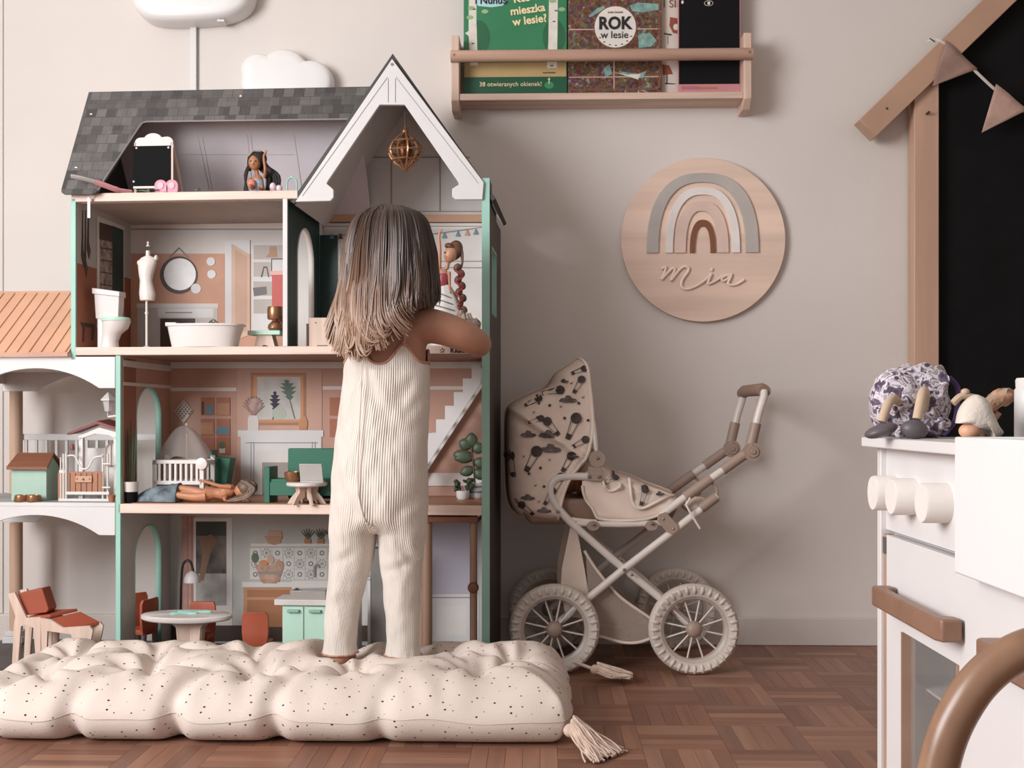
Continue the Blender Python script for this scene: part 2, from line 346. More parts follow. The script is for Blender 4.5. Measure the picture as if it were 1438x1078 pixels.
for a, b in (((274, 172), (294, 266)), ((281, 172), (298, 266)), ((346, 172), (355, 266)), ((351, 172), (360, 266)), ((411, 172), (424, 266)), ((255, 217), (414, 217))):
    hp(MB().tube([bk(*a), bk(*b)], .0009, 4), 'panel_line', lineart)
for a in ((338, 135), (128, 161), (107, 236)):
    p = rf(*a); hp(MB().cyl((p[0], p[1]-.001, p[2]), (p[0], p[1]+.002, p[2]), .003, n=12), 'screw', steel)
# ---- printed pictures and patterns on the back walls: thin sheets on the wall
LAY = [0]
def pr(name, m, pts, d=HB, th=.0006, parent=None, label=None):
    LAY[0] += 1; e = d-.0009-.00014*(LAY[0] % 40); q = [hz(x, y, e) for x, y in pts]
    return hp(MB().prism(q, e, d-.0001), name, m, parent, label=label)
def rect(a, b, c, d): return [(a, b), (c, b), (c, d), (a, d)]
def circ(cx, cy, r, ry=None, n=28): return [(cx+r*math.cos(2*math.pi*i/n), cy+(ry or r)*math.sin(2*math.pi*i/n)) for i in range(n)]
LAY[0] = 0
# bathroom
pr('wall_print', orangewall, rect(184, 356, 398, 488)); pr('crown_moulding', pine, rect(184, 309, 398, 317)); pr('moulding_line', lineart, rect(184, 321, 398, 322.5))
pr('cabinet_print', mat('cabinet_print', 'c5bdb8', .6), rect(193, 430, 305, 488)); pr('cabinet_top', offwhite, rect(192, 426, 306, 432))
pr('drawer_print', white, rect(222, 433, 300, 446)); pr('fireplace_print', darkbrown, rect(225, 447, 274, 488)); pr('drawer_line', lineart, rect(232, 438, 270, 439.5))
pr('mirror_frame', mat('mirror_frame_print', '5b4a44', .6), circ(251, 386, 26.5)); pr('mirror_glass', mat('mirror_print', 'cfcbc9', .3, var=.06, scale=20), circ(252.5, 385, 22.5))
pr('mirror_cord', lineart, [(236, 362), (251, 347), (266, 362), (264, 362), (251, 349), (238, 362)])
for a in ((275, 405, 7), (297, 385, 6), (296, 367, 6)): pr('flower_print', white, circ(*a))
pr('door_frame_print', white, rect(316, 337, 351, 470)); pr('door_print', mat('door_print', 'd6b6a2', .6), [(325, 342), (351, 357), (351, 470), (325, 480)])
pr('door_panel_print', mat('door_panel_print', 'cba58f', .6), [(330, 350), (347, 360), (347, 464), (330, 470)])
pr('shelf_print', white, rect(353, 342, 398, 470))
for y in (344, 368, 395, 420): pr('shelf_bay_print', mat('shelf_bay_print', 'bdb4ad', .6), rect(356, y, 398, y+20))
pr('bag_print', mat('bag_print', '77706e', .6), [(355, 404), (374, 402), (375, 413), (357, 416)]); pr('boot_print', mat('boot_print', 'b98f77', .6), [(379, 346), (388, 346), (389, 361), (373, 361), (378, 355)])
pr('handle_bag_print', mat('bag_line_print', '5e5856', .6), [(366, 389), (370, 374), (375, 374), (378, 389), (376.5, 389), (374, 376), (371, 376), (368, 389)])
# living room
LAY[0] = 0
pr('upper_moulding', offwhite, rect(238, 508, 680, 517)); pr('dado_rail', offwhite, rect(236, 544, 332, 549)); pr('dado_rail', offwhite, rect(453, 542, 680, 547))
pr('chimney_print', mat('light_salmon_print', 'c9a18f', .6), rect(333, 518, 452, 690))
sb = mat('bookcase_bay_print', 'a96a4f', .6)
for x in (282, 304):
    for y in (558, 588, 614): pr('bookcase_bay', sb, rect(x, y, x+19, y+25))
for x in (463,):
    for y in (558, 588): pr('bookcase_bay', sb, rect(x, y, x+20, y+25))
LAY[0] = 8
pr('basket_print', woodprint, rect(305, 566, 322, 582)); pr('basket_print', woodprint, rect(282, 593, 299, 609)); bl = mat('blue_print', '5f8496', .6)
pr('book_print', bl, rect(305, 599, 320, 604)); pr('book_print', bl, rect(303, 604, 322, 609)); pr('vase_print', bl, circ(294, 575, 5, 7)); pr('jar_print', darkbrown, rect(283, 564, 286, 582))
pr('plant_pot_print', offwhite, rect(308, 629, 316, 636)); pr('succulent_print', mat('leaf_print', '5e6d55', .6, var=.2), circ(312, 625, 4, 5))
dm = mat('lattice_print', 'd5c9c2', .6)
dia = pr('wall_lattice', dm, [(258, 561), (271, 577), (258, 594), (245, 577)])
for i in range(5):
    for j in range(5):
        cx = 258+(i-j)*2.45; cy = 577.5+(i+j-4)*3.15; pr('lattice_hole', mat('lattice_hole_print', '8b6a5d', .6), [(cx, cy-1.5), (cx+1.2, cy), (cx, cy+1.5), (cx-1.2, cy)])
LAY[0] = 6
pr('picture_frame', mat('picture_frame_print', 'a87350', .5, kind='wood', scale=5), rect(352, 523, 430, 597)); pr('frame_inner', mat('frame_inner_print', 'c98a5c', .5), rect(356, 527, 426, 593)); pr('picture', mat('picture_print', 'c9c5c0', .6, var=.08, scale=30), rect(361, 529, 422, 589))
def leafy(name, m, x0, y0, x1, y1, w_, n, stem):
    L = []; R = []
    for i in range(n*2+1):
        t = i/(n*2); ww = w_*math.sin(math.pi*min(1, t*.9+.08))*(1 if i % 2 else .35); x = x0+(x1-x0)*t; y = y0+(y1-y0)*t; L.append((x-ww, y-ww*.4)); R.append((x+ww, y-ww*.4))
    pr(name, m, L+R[::-1]); pr('stem_print', m, [(x0-.8, y0), (x0+.8, y0), (stem[0]+.8, stem[1]), (stem[0]-.8, stem[1])])
leafy('leaf_print', mat('indigo_print', '2f2c42', .6), 386, 578, 386, 549, 8, 5, (383, 589)); leafy('leaf_print', mat('green_leaf_print', '5a7165', .6), 407, 562, 402, 533, 12, 5, (414, 588))
pr('pebble_print', mat('pale_green_print', 'b7beb0', .6), circ(392, 580, 10, 9))
pr('vase', offwhite, [(348, 604), (348, 588), (350, 583), (361, 583), (363, 588), (363, 604)]); 
for a in range(-80, 81, 16): pr('flower_stem', mat('dried_flower_print', 'a08078', .6), [(355, 583), (357, 583), (356+15*math.sin(rad(a))+1, 572-16*math.cos(rad(a))), (356+15*math.sin(rad(a))-1, 572-16*math.cos(rad(a)))])
pr('flower_print', mat('flower_pink_print', 'b99a90', .6, var=.2, scale=60), circ(358, 568, 9))
LAY[0] = 20
pr('copper_jar_print', gold, [(420, 603), (419, 592), (423, 584), (429, 584), (432, 592), (431, 603)])
# fireplace: a printed surround with some relief
LAY[0] = 9
pr('fireplace_surround', white, rect(338, 612, 451, 706)); pr('mantel_shelf', white, rect(334, 604, 454, 613)); pr('fireplace_inner', offwhite, rect(359, 632, 430, 706)); pr('fireplace_opening', mat('fireplace_shade_print', '9b918b', .6), rect(368, 649, 430, 706))
for x in (352, 356, 438, 442): pr('surround_line', lineart, rect(x, 620, x+.8, 700))
pr('surround_line', lineart, rect(345, 621, 446, 622))
pr('white_wainscot', offwhite, rect(600, 664, 680, 682))
# kitchen
LAY[0] = 0
pr('curtain_print', mat('pink_curtain_print', 'b98d81', .6, var=.1, scale=40), rect(255, 724, 274, 880)); pr('window_frame_print', offwhite, rect(272, 727, 326, 880)); pr('window_view_print', mat('dusk_view_print', '6d635c', .5, var=.35, scale=22), rect(275, 732, 318, 850)); pr('window_sky_print', mat('dark_green_view', '34352a', .5, var=.2), rect(275, 732, 318, 752)); pr('window_low_print', mat('grey_view_print', 'a7a39f', .5, var=.15, scale=25), rect(275, 805, 318, 850))
pr('curtain_fold', mat('pink_fold_print', 'a37a70', .6), rect(262, 724, 264.5, 880)); pr('curtain_fold', MATS['pink_fold_print'], rect(268, 724, 270, 880))
pr('tree_print', mat('brown_tree_print', '8a6a55', .6), [(278, 755), (297, 750), (305, 760), (297, 772), (286, 815), (280, 815), (284, 775)])
pr('wall_shelf_print', offwhite, rect(352, 763, 600, 767)); pr('floor_line_print', darkbrown, rect(240, 878, 600, 900))
bw = mat('bowl_print', 'b78b70', .6)
pr('bowl_print', bw, [(371, 753), (397, 753), (393, 763), (385, 765), (377, 763)]); pr('bowl_print', mat('bowl_light_print', 'c59d83', .6), [(377, 745), (395, 745), (396, 752), (375, 752)])
for x in (432, 450, 466):
    pr('copper_pot_print', gold, rect(x-4.5, 756, x+4.5, 763))
    for a in range(-40, 41, 16): pr('pot_leaf_print', MATS['leaf_print'], [(x-1, 757), (x+1, 757), (x+math.sin(rad(a))*15, 757-15*math.cos(rad(a)))])
LAY[0] = 0
tl = mat('tile_print', 'd5d1cb', .5); td = mat('tile_line_print', '716f70', .6); tm = mat('tile_star_print', 'a39b92', .6)
for i in range(16):
    for j in range(3):
        x0, y0 = 351+i*15.6, 769+j*15; LAY[0] = 0
        pr('tile', tl, rect(x0, y0, x0+15.2, y0+14.6)); cx, cy = x0+7.6, y0+7.3
        if (i+j) % 2: pr('tile_star', td, [(cx+(7 if k % 2 else 5)*math.cos(k*math.pi/8), cy+(7 if k % 2 else 5)*math.sin(k*math.pi/8)) for k in range(16)]); pr('tile_star', tl, [(cx+(5.9 if k % 2 else 4.1)*math.cos(k*math.pi/8), cy+(5.9 if k % 2 else 4.1)*math.sin(k*math.pi/8)) for k in range(16)]); pr('tile_flower', tm, circ(cx, cy, 2.6, n=8))
        else: pr('tile_flower', td, circ(cx, cy, 3.6, n=8)); pr('tile_ring', tl, circ(cx, cy, 2, n=8))
LAY[0] = 6
pr('counter_print', offwhite, rect(340, 817, 600, 824)); pr('cabinet_print', woodprint, rect(342, 825, 410, 884)); pr('cabinet_side_print', offwhite, rect(410, 815, 600, 884))
for y, b in ((828, 838), (842, 880)): pr('cabinet_door_print', mat('cabinet_door_print', 'a06c49', .5, kind='wood', scale=5), rect(347, y, 406, b))
pr('basket_print', mat('woven_print', 'bb9480', .6, var=.15, scale=90), [(358, 793), (399, 793), (392, 816), (388, 819), (370, 819), (366, 816)]); pr('basket_band', mat('grey_band_print', '8f8f86', .6), [(362, 802), (396, 802), (395, 806), (364, 806)])
for a in ((358, 783, 5, 7, 'leaf_print'), (370, 790, 6, 4, 'frame_inner_print'), (380, 786, 5, 6, 'door_panel_print'), (392, 791, 6, 4, 'boot_print')): pr('fruit_print', MATS[a[4]], circ(*a[:4], n=14))
pr('tap_print', lineart, [(440, 810), (440, 795), (444, 791), (449, 793), (449, 797), (447, 797), (446, 795), (443, 796), (443, 810)])
# tower room: panelled wall, beam, pennants
LAY[0] = 0
pr('beam_print', mat('beam_print', 'c0957a', .5, kind='wood', scale=5), rect(455, 301, 680, 312)); pr('beam_edge', darkbrown, rect(455, 311.5, 680, 313)); pr('cornice_print', offwhite, rect(455, 314, 680, 322)); pr('cornice_line', lineart, rect(455, 317, 680, 318.2))
pr('panel_line', lineart, rect(455, 296, 680, 297.2))
for x in (549, 617): pr('panel_line', lineart, rect(x, 222, x+1.4, 297))
pr('panel_line', lineart, rect(520, 220, 660, 221.4)); pr('green_curtain_print', greenwall, rect(449, 330, 474, 446)); 
for y in (366, 375): pr('panel_line', lineart, rect(600, y, 680, y+1))
pr('pennant_cord', lineart, [(474, 328), (540, 336), (620, 326), (680, 318), (680, 319.2), (620, 327.4), (540, 337.2), (474, 329.2)])
for i, x in enumerate((466, 478, 600, 624, 643, 656, 668)): y = 327 if x < 500 else 329-(x-600)*.12; pr('pennant_print', [MATS['blue_print'], darkbrown, MATS['pale_green_print'], MATS['blue_print'], MATS['blue_print'], MATS['boot_print'], MATS['blue_print']][i], [(x-3.5, y+8), (x+3.5, y+8), (x, y)])
# lift back wall
LAY[0] = 0
pr('lift_wall_print', mat('lilac_wall_print', 'b3acb8', .6, var=.03), rect(596, 720, 672, 836)); pr('lift_wainscot', white, rect(596, 834, 672, 900)); pr('wainscot_panel', offwhite, rect(613, 850, 655, 892)); pr('wainscot_line', lineart, rect(600, 838, 662, 839.5))
# printed window and curtain on the bathroom side wall, lining of the wall
def side(name, m, pts, x, th=.0008, sgn=1):
    q = [H.PX(a, b, x) for a, b in pts]; return hp(MB().prism([(p[1], p[2]) for p in q], x, x+th*sgn, 'yz'), name, m)
x_ = xb+.0062
hp(MB().box(x_, x_+.0006, .004, HB, zB, zA-.02), 'wall_print', greywall); hp(MB().box(x_+.0006, x_+.0012, .004, HB, zB, .98), 'wall_print', rustwall)
x_ += .0013
side('window_frame_print', offwhite, [(136, 303), (174, 318), (174, 450), (136, 460)], x_); side('window_brick_print', mat('brick_print', 'a3948b', .6, var=.3, scale=60), [(140, 312), (160, 318), (160, 440), (140, 444)], x_+.0009)
for i in range(7): y = 330+i*17; side('brick_line', darkbrown, [(141, y), (160, y+3), (160, y+4.5), (141, y+1.5)], x_+.0018)
side('dark_pane_print', darkbrown, [(140, 312), (160, 318), (160, 340), (140, 336)], x_+.0019)
side('curtain_print', greenwall, [(158, 317), (173, 323), (173, 452), (158, 455)], x_+.002)
for a in ((116, 350), (124, 340), (120, 365)): side('hanging_plant_print', darkbrown, [(a[0], 295), (a[0]+.5, 295), (a[0]+.7, a[1]), (a[0]+3, a[1]+12), (a[0]+1, a[1]+24), (a[0]-2, a[1]+10)], x_)
side('stool_print', darkbrown, [(112, 452), (133, 455), (133, 459), (131, 478), (128, 478), (129, 460), (119, 459), (118, 480), (115, 480), (116, 459)], x_)
hp(MB().box(xl+.0062, xl+.0068, .02, .088, zL, zB-.025), 'wall_print', mat('dark_salmon_print', '9a6552', .6, var=.08))
for lo, hi in ((.665, .675), (.735, .75)): hp(MB().box(xl+.006, xl+.0085, .015, HB, lo if lo > .7 else .69, hi if lo > .7 else .698), 'dado_rail', offwhite)
# ---- porch
po = mat('terracotta_roof', 'd8a587', .5, var=.05); pod = mat('terracotta_edge', 'bf8d71', .5)
r0 = H.P(50, 495, -.012); r1 = H.P(50, 411, .2)
hp(MB().solid([(xe-.02, -.012, r0[2]), (xb-.007, -.012, r0[2]), (xb-.007, .2, r1[2]), (xe-.02, .2, r1[2])], [(xe-.02, -.012, r0[2]-.008), (xb-.007, -.012, r0[2]-.008), (xb-.007, .2, r1[2]-.008), (xe-.02, .2, r1[2]-.008)]), 'porch_roof', po)
for i in range(11):
    x = xb-.014-i*.0295; hp(MB().tube([(x, -.012, r0[2]+.001), (x, .2, r1[2]+.001)], .0016, 6), 'roof_seam', pod)
hp(MB().box(xe-.02, xb-.007, -.015, -.011, r0[2]-.009, r0[2]+.001), 'roof_edge', pod); hp(MB().box(xe-.02, xb-.007, .197, .204, r1[2]-.004, r1[2]+.004), 'roof_ridge', pod)
def fascia(pts, d0, d1, nm='arched_fascia'): hp(MB().prism(pts, d0, d1), nm, white, bevel=.001)
def arch_pts(ytop, yapex, yspr, x0, x1, xs0, xs1, d=0):
    zt = H.P(50, ytop, d)[2]; za = H.P(50, yapex, d)[2]; zs = H.P(100, yspr, d)[2]
    cx = (xs0+xs1)/2; hw = (xs1-xs0)/2; R = (hw*hw+(za-zs)**2)/(2*(za-zs)); c_ = za-R
    return [(x0, zt), (x1, zt), (x1, zs)]+[(xs1-(xs1-xs0)*i/16, c_+math.sqrt(R*R-(xs1-(xs1-xs0)*i/16-cx)**2)) for i in range(17)]+[(x0, zs)], zt, za, zs
xs1 = H.P(139, 545, 0)[0]; xs0 = 2*H.P(50, 545, 0)[0]-xs1
A1, zt, za, zs = arch_pts(501, 517, 545, xe-.01, xl-.007, xs0, xs1); fascia(A1, 0, .009); fascia(A1, HB-.012, HB-.003)
hp(MB().box(xe-.01, xl-.007, .009, HB-.012, za+.002, zt), 'porch_ceiling', offwhite); hp(MB().box(xe-.01, xe, .009, HB-.012, zs+.02, za+.002), 'side_fascia', offwhite)
A2, zt2, za2, zs2 = arch_pts(711, 723, 751, xe-.01, xl-.007, xs0, xs1); fascia(A2, 0, .009); fascia(A2, HB-.012, HB-.003)
hp(MB().box(xe-.01, xl-.007, .0, HB, zt2, zD), 'balcony_deck', white, bevel=.001); hp(MB().box(xe-.008, xl-.008, .003, HB-.002, zD, zD+.001), 'deck_print', deckm)
colm = mat('wood_column', 'c7a68f', .5, kind='wood', axis='Z', scale=4); colx = H.P(24, 600, .29)[0]
for nm, z0, z1 in (('column', zD+.001, zs), ('column', zG+.03, zs2)):
    for cx, cy in ((colx, .285), (xe+.02, .02)): hp(MB().cyl((cx, cy, z0), (cx, cy, z1), .0165, n=24), nm, colm)
for cx, cy in ((colx, .285), (xe+.02, .02)): hp(MB().box(cx-.027, cx+.027, cy-.022, cy+.022, zG, zG+.018).box(cx-.022, cx+.022, cy-.019, cy+.019, zG+.018, zG+.032), 'column_foot', white, bevel=.002)
a = H.P(28, 609, .295); b = H.P(160, 618, .295); hp(MB().box(a[0], xl-.007, .29, .3, b[2], a[2]), 'balcony_rail', white, bevel=.001)
for i in range(9):
    x = H.P(37+i*14.2, 650, .295)[0]; hp(MB().box(x-.0035, x+.0035, .292, .298, zD+.001, b[2]), 'baluster', white)
hp(MB().box(xl-.035, xl-.006, 0, .01, zG, zG+.012), 'floor_edge', teal); hp(MB().box(xl-.04, xl-.006, .0, .16, zG, zG+.004), 'floor_trim', teal)
# porch wall lantern
lx, lz = H.P(152, 563, .06)[0], H.P(152, 563, .06)[2]
ln = hp(MB().lathe([(.002, .021), (.005, .018), (.017, .006), (.019, .004), (.019, .001), (.013, .0)], (lx, .06, lz), 6), 'porch_lantern', white)
hp(MB().lathe([(.014, 0), (.009, -.025), (.004, -.028)], (lx, .06, lz), 6), 'lantern_glass', mat('lantern_glass', 'cfcfcf', .2, alpha=.75), ln)
hp(MB().tube([(lx, .06, lz-.028), (lx, .06, lz-.038), (xl-.012, .06, lz-.034)], .003, 8).cyl((xl-.014, .06, lz-.034), (xl-.006, .06, lz-.034), .008, n=14), 'lantern_arm', white, ln)
# stairs
st = MB(); s0 = hz(675, 512, .2); s1 = hz(575, 665, .2); n = 8; pts = []
for i in range(n):
    x0 = s0[0]+(s1[0]-s0[0])*i/n; x1 = s0[0]+(s1[0]-s0[0])*(i+1)/n; z0 = s0[1]+(s1[1]-s0[1])*i/n; z1 = s0[1]+(s1[1]-s0[1])*(i+1)/n
    pts += [(x0, z0), (x1, z0)]
pts += [(s1[0], s1[1])]; low = [(s1[0], s1[1]-.045), (s0[0], s0[1]-.045)]
hp(MB().prism(pts+low, .2, .207), 'stair_stringer', white); hp(MB().prism(pts+low, .288, .295), 'stair_stringer', white)
for i in range(n):
    x0, z0 = pts[2*i]; x1 = pts[2*i+1][0]; hp(MB().box(x1, x0, .207, .288, z0-.006, z0-.001), 'stair_tread', mat('stair_tread', 'e0cfc4', .5))
# lift: wooden frame with car and knob
lw = mat('lift_wood', 'a3836f', .5, kind='wood', axis='Z', scale=4); q0 = hz(600, 721, .03); q1 = hz(665, 721, .03); zt_ = zL-.022
hp(MB().cyl((q0[0], .03, zG), (q0[0], .03, zt_), .012, n=16), 'lift_post', lw); hp(MB().cyl((q1[0], .03, zG), (q1[0], .03, zt_), .009, n=16), 'lift_post', lw)
hp(MB().box(q0[0]-.02, q1[0]+.012, .012, .22, zt_-.018, zt_-.004), 'lift_top', brown, bevel=.001); hp(MB().cyl((hz(593, 800, .05)[0], .05, zG), (hz(593, 800, .05)[0], .05, zt_), .008, n=12), 'lift_post', lw)
hp(MB().lathe([(.013, 0), (.013, .004), (.009, .007), (.002, .008)], (q1[0], .02, hz(661, 825, .02)[1]), 20, 'y').lathe([(.013, 0), (.010, -.006), (.002, -.008)], (q1[0], .02, hz(661, 825, .02)[1]), 20, 'y'), 'lift_knob', brown)
for x, y in ((606, 720), (672, 724)): p = hz(x, y, .01); hp(MB().cyl((p[0], .008, p[1]), (p[0], .013, p[1]), .003, n=10), 'screw', steel)
# maker's lettering on the shelf edge
p = hz(621, 492, 0); ink = mat('ink', '2a2422', .6)
st5 = [(p[0]+.0065*(1 if k % 2 == 0 else .42)*math.sin(k*math.pi/5), p[1]+.0065*(1 if k % 2 == 0 else .42)*math.cos(k*math.pi/5)) for k in range(10)]
hp(MB().prism(st5, -.0012, .0), 'star_mark', ink); st6 = [(p[0]+(a-p[0])*.6, p[1]+(b_-p[1])*.6) for a, b_ in st5]; hp(MB().prism(st6, -.0016, .0), 'star_mark', pine)
p = hz(632, 492, 0); text('Kidkraft', .0165, (p[0], -.0008, p[1]), (rad(90), 0, 0), ink, house, bold=.0004, align='LEFT')
# ---------------------------------------------------------------- toys in the dollhouse (photo pixels at their distance; b is the base line)
def toy(name, label, cat, px, d, z, group=None, rot=0): t = T(H, name, label, cat, px, 0, d, z, group, rot); return t, t.py
# attic
t, b = toy('toy_easel', 'toy easel with black chalkboard and cloud-shaped top in the attic', 'easel', 217, .05, zA)
t.part(t.mb().box(187, 241, -2, 1, 205, 263), 'chalkboard', black, bevel=.0005)
cl = [(188, 206)]+arc(197, 200, 8, 7, 180, 270, 5)+arc(215, 196, 13, 9, 200, 340, 8)+arc(234, 200, 10, 8, 280, 370, 6)+[(245, 207)]
t.part(t.mb().prism(cl, -1, 3), 'cloud_top', mat('cream_board', 'd9cfc7', .5), bevel=.0006)
for x0, x1 in ((188, 191), (240, 244)): t.part(t.mb().box(x0, x1, -1, 2, 200, b), 'leg', pine_z)
for x in (193, 242): t.part(t.mb().tube([(x, 3, 202), (x+6, 30, b-2)], 1.8, 4), 'leg', pine_z)
t.part(t.mb().box(188, 244, -4, 0, 262, 265), 'tray', pine)
for x, y in ((192, 208), (238, 208), (188, 255)): t.part(t.mb().ell((x, -2.5, y), (1.6, 1, 1.6), 8, 6), 'stud', white)
pinkm = mat('pink_plastic', 'c97f92', .45, var=.04); pinkl = mat('pale_pink_plastic', 'dba9b4', .45)
t, b = toy('butterfly_hair_clip', 'pink butterfly hair clip standing on the attic floor', 'hair clip', 234, .015, zA)
for s_ in (-1, 1):
    cx = 234+s_*8; t.part(t.mb().prism([(234, b-2), (234, b-10)]+arc(cx, b-11, 9, 8, 180 if s_ > 0 else 0, 360 if s_ > 0 else -180, 9)[1:]+arc(cx+s_*2, b-4, 7, 5, 0 if s_ > 0 else 180, 90, 5), -2, 2), 'wing', pinkm, bevel=.0008)
    t.part(t.mb().prism(arc(cx, b-10.5, 4.5, 4.5, 0, 345, 14), -3, 0), 'wing_spot', pinkl)
t.part(t.mb().ell((234, -2, b-6), (2, 2.5, 5.5), 10, 8), 'clip_body', pinkl)
t, b = toy('hair_band', 'pink and grey fabric band trailing over the attic edge', 'hair band', 140, -.004, zA)
p1 = smooth_path([(183, 8, b-2), (165, 0, b-4), (150, -6, b-9), (138, -10, b-13)]); t.part(t.mb().tube(p1, [2.2]*6+[3]*(len(p1)-6), 8, flat=1.5), 'pink_band', mat('dusty_pink_fabric', 'b97f80', .8))
p1 = smooth_path([(138, -10, b-13), (122, -16, b-17), (107, -17, b-20)]); t.part(t.mb().tube(p1, 2.4, 8, flat=1.4), 'grey_band', mat('grey_fabric', 'a29a97', .8))
t.part(t.mb().box(124, 128, -4, -3, b+7, b+36), 'white_tag', white); t.part(t.mb().tube(smooth_path([(138, -2, b-3), (133, -4, b+1), (127, -4, b+8)]), .8, 6), 'tag_cord', mat('beige_cord', 'b59a8a', .8))
for i, (x0, x1, lab) in enumerate(((183, 222, 'mint ribbon curled beside the pink butterfly clip'), (270, 286, 'short mint ribbon end at the middle of the attic floor'))):
    t, b = toy('ribbon', lab, 'ribbon', (x0+x1)/2, .003, zA, 'mint ribbons in the attic'); n = 10
    t.single(t.mb().grid([[(x0+(x1-x0)*j/n, -1+k*5, b-.8-(3 if i == 0 else 5)*abs(math.sin(j*.55+i))*(j/n+.2)-k*1.6) for j in range(n+1)] for k in range(3)]), mat('mint_ribbon', '7fa897', .6))
t, b = toy('toy_mirror', 'tiny mint arched mirror frame beside the attic doll', 'toy mirror', 410, .02, zA)
t.part(t.mb().tube([(403, 0, b-1), (403, 0, b-12)]+[(410-7*math.cos(rad(a)), 0, b-12-8*math.sin(rad(a))) for a in range(20, 180, 20)]+[(417, 0, b-12), (417, 0, b-1)], 1.2, 8), 'arched_frame', teal)
t.part(t.mb().box(401, 419, -3, 3, b-1.5, b), 'foot', teal); t.part(t.mb().ell((410, 0, b-21.5), (2.5, 1, 1.6), 10, 6), 'bow', teal)
# ---- dolls
def limb(mb, pts, rs): return mb.tube(smooth_path(pts, 4), [rs[0]+(rs[1]-rs[0])*i/(4*(len(pts)-1)) for i in range(4*(len(pts)-1)+1)], 10)
def face(t, m, cx, d, cy, s, dr=1):
    ey = mat('doll_eye', '2b211d', .3); lp = mat('doll_lip', '9b4a48', .4)
    for e in (-1, 1): t.part(t.mb().ell((cx+e*s*.36+dr, d, cy-s*.05), (s*.16, s*.08, s*.12), 10, 6), 'eye', ey)
    t.part(t.mb().ell((cx+dr, d+s*.02, cy+s*.5), (s*.2, s*.07, s*.08), 10, 6), 'lips', lp)
hairdark = mat('dark_doll_hair', '1b110e', .7, var=.25, scale=60); hairblond = mat('blond_doll_hair', '6d4a36', .5, var=.25, scale=60)
t, b = toy('seated_doll', 'seated doll with dark hair and raised hand in the attic', 'doll', 365, .03, zA)
sk = mat('tan_doll_skin', 'a8714f', .45, var=.04); m = t.mb(); m.ell((359, -4, 229), (9, 8, 11)); m.cyl((361, -2, 240), (362, 0, 247), 2.6, n=10)
limb(m, [(372, -2, 250), (375, -8, 240), (373, -8, 222), (376, -8, 217)], (2.5, 1.6)); limb(m, [(352, -1, 250), (350, -4, 258), (354, -8, 264)], (2.5, 1.6)); m.ell((362, 0, 254), (8, 6, 9)); m.ell((359.5, -12, 231.5), (1.3, 1.2, 1.5), 8, 6)
for e in (-1, 1): limb(m, [(362+e*4, -1, b-5), (364+e*8, -14, b-7), (368+e*8, -24, b-3.5)], (4, 2.4)); m.ell((369+e*8, -27, b-3), (2, 4, 2.2), 8, 6)
for i, (fx, fy) in enumerate(((374, 213), (376, 212.5), (378, 213.5))): m.tube([(376, -8, 217), (fx, -8, fy)], .8, 6)
t.part(m, 'body', sk, remesh=.0011, smooth=3); face(t, None, 358, -11.5, 229, 9, .8)
h = t.mb(); h.ell((363, 0, 223), (12, 10, 12)); h.ell((350, 2, 228), (3.5, 6, 12))
for i in range(26):
    a = random.uniform(-1, 1); h.tube(smooth_path([(360+a*8, 2+random.uniform(-3, 6), 217), (366+a*8, 6, 232), (380+a*8+random.uniform(-3, 6), random.uniform(0, 9), 247), (382+a*9, random.uniform(0, 10), b-2)], 4), [2]*12+[1], 6)
for i in range(8): h.tube(smooth_path([(350, 2, 228), (346-i*.4, 0, 246), (343+i*.8, -2, b-2)], 4), 1.6, 6)
t.part(h, 'hair', hairdark); t.part(t.mb().tube([(350, -5, 220), (358, -9, 213.5), (368, -5, 214)], 1.2, 6), 'tiara', mat('silver_glitter', 'c9c3c0', .3, .6))
m = t.mb(); m.loft([[(362+r*math.cos(a), r*.75*math.sin(a), y) for a in [k*math.pi/8 for k in range(16)]] for r, y in ((6.5, 249), (8.3, 254), (9, 260), (11, b-3), (12, b-1))]); t.part(m, 'blue_dress', mat('pale_blue_floral', '9fb0c2', .7, var=.25, scale=90))
t.part(t.mb().ell((356, -9, 260), (6, 4, 7)), 'coral_bag', mat('coral_fabric', 'c9806e', .7)); t.part(t.mb().ell((386, -8, b-6), (5, 5, 7), 10, 8).ell((394, -6, b-5), (5, 4, 5), 10, 8), 'white_shoes', mat('pink_white', 'dfcbd3', .5))
# hanging lantern ball
t = T(H, 'hanging_ornament', 'copper openwork lantern ball hanging under the tower gable', 'ornament', 569, 210, .03)
m = t.mb()
for k in range(10):
    a = k*math.pi/5; m.tube([(569+r*math.cos(a), r*math.sin(a), y) for r, y in ((2, 186), (7, 190), (15, 197), (22, 206), (23.5, 213), (21, 220), (14, 229), (6, 234), (1, 240))], 1.8, 6, flat=.6)
t.part(m, 'ribs', gold)
for y, r in ((200, 18.5), (213, 23.5), (225, 17.5)): t.part(t.mb().tube([(569+r*math.cos(k*math.pi/14), r*math.sin(k*math.pi/14), y) for k in range(28)], 1.3, 6, closed=True), 'ring', gold)
t.part(t.mb().lathe([(4, 0), (9, -8), (11, -16), (9, -24), (3, -30)], (569, 0, 227), 16), 'inner_ball', mat('dark_copper', '6b4026', .35, .6)); t.part(t.mb().lathe([(4, 0), (5, -4), (2, -8), (1.2, -11)], (569, 0, 188), 12), 'cap', gold); t.part(t.mb().cyl((569, 0, 178), (569, 0, 122), .6, n=6), 'cord', darkbrown)
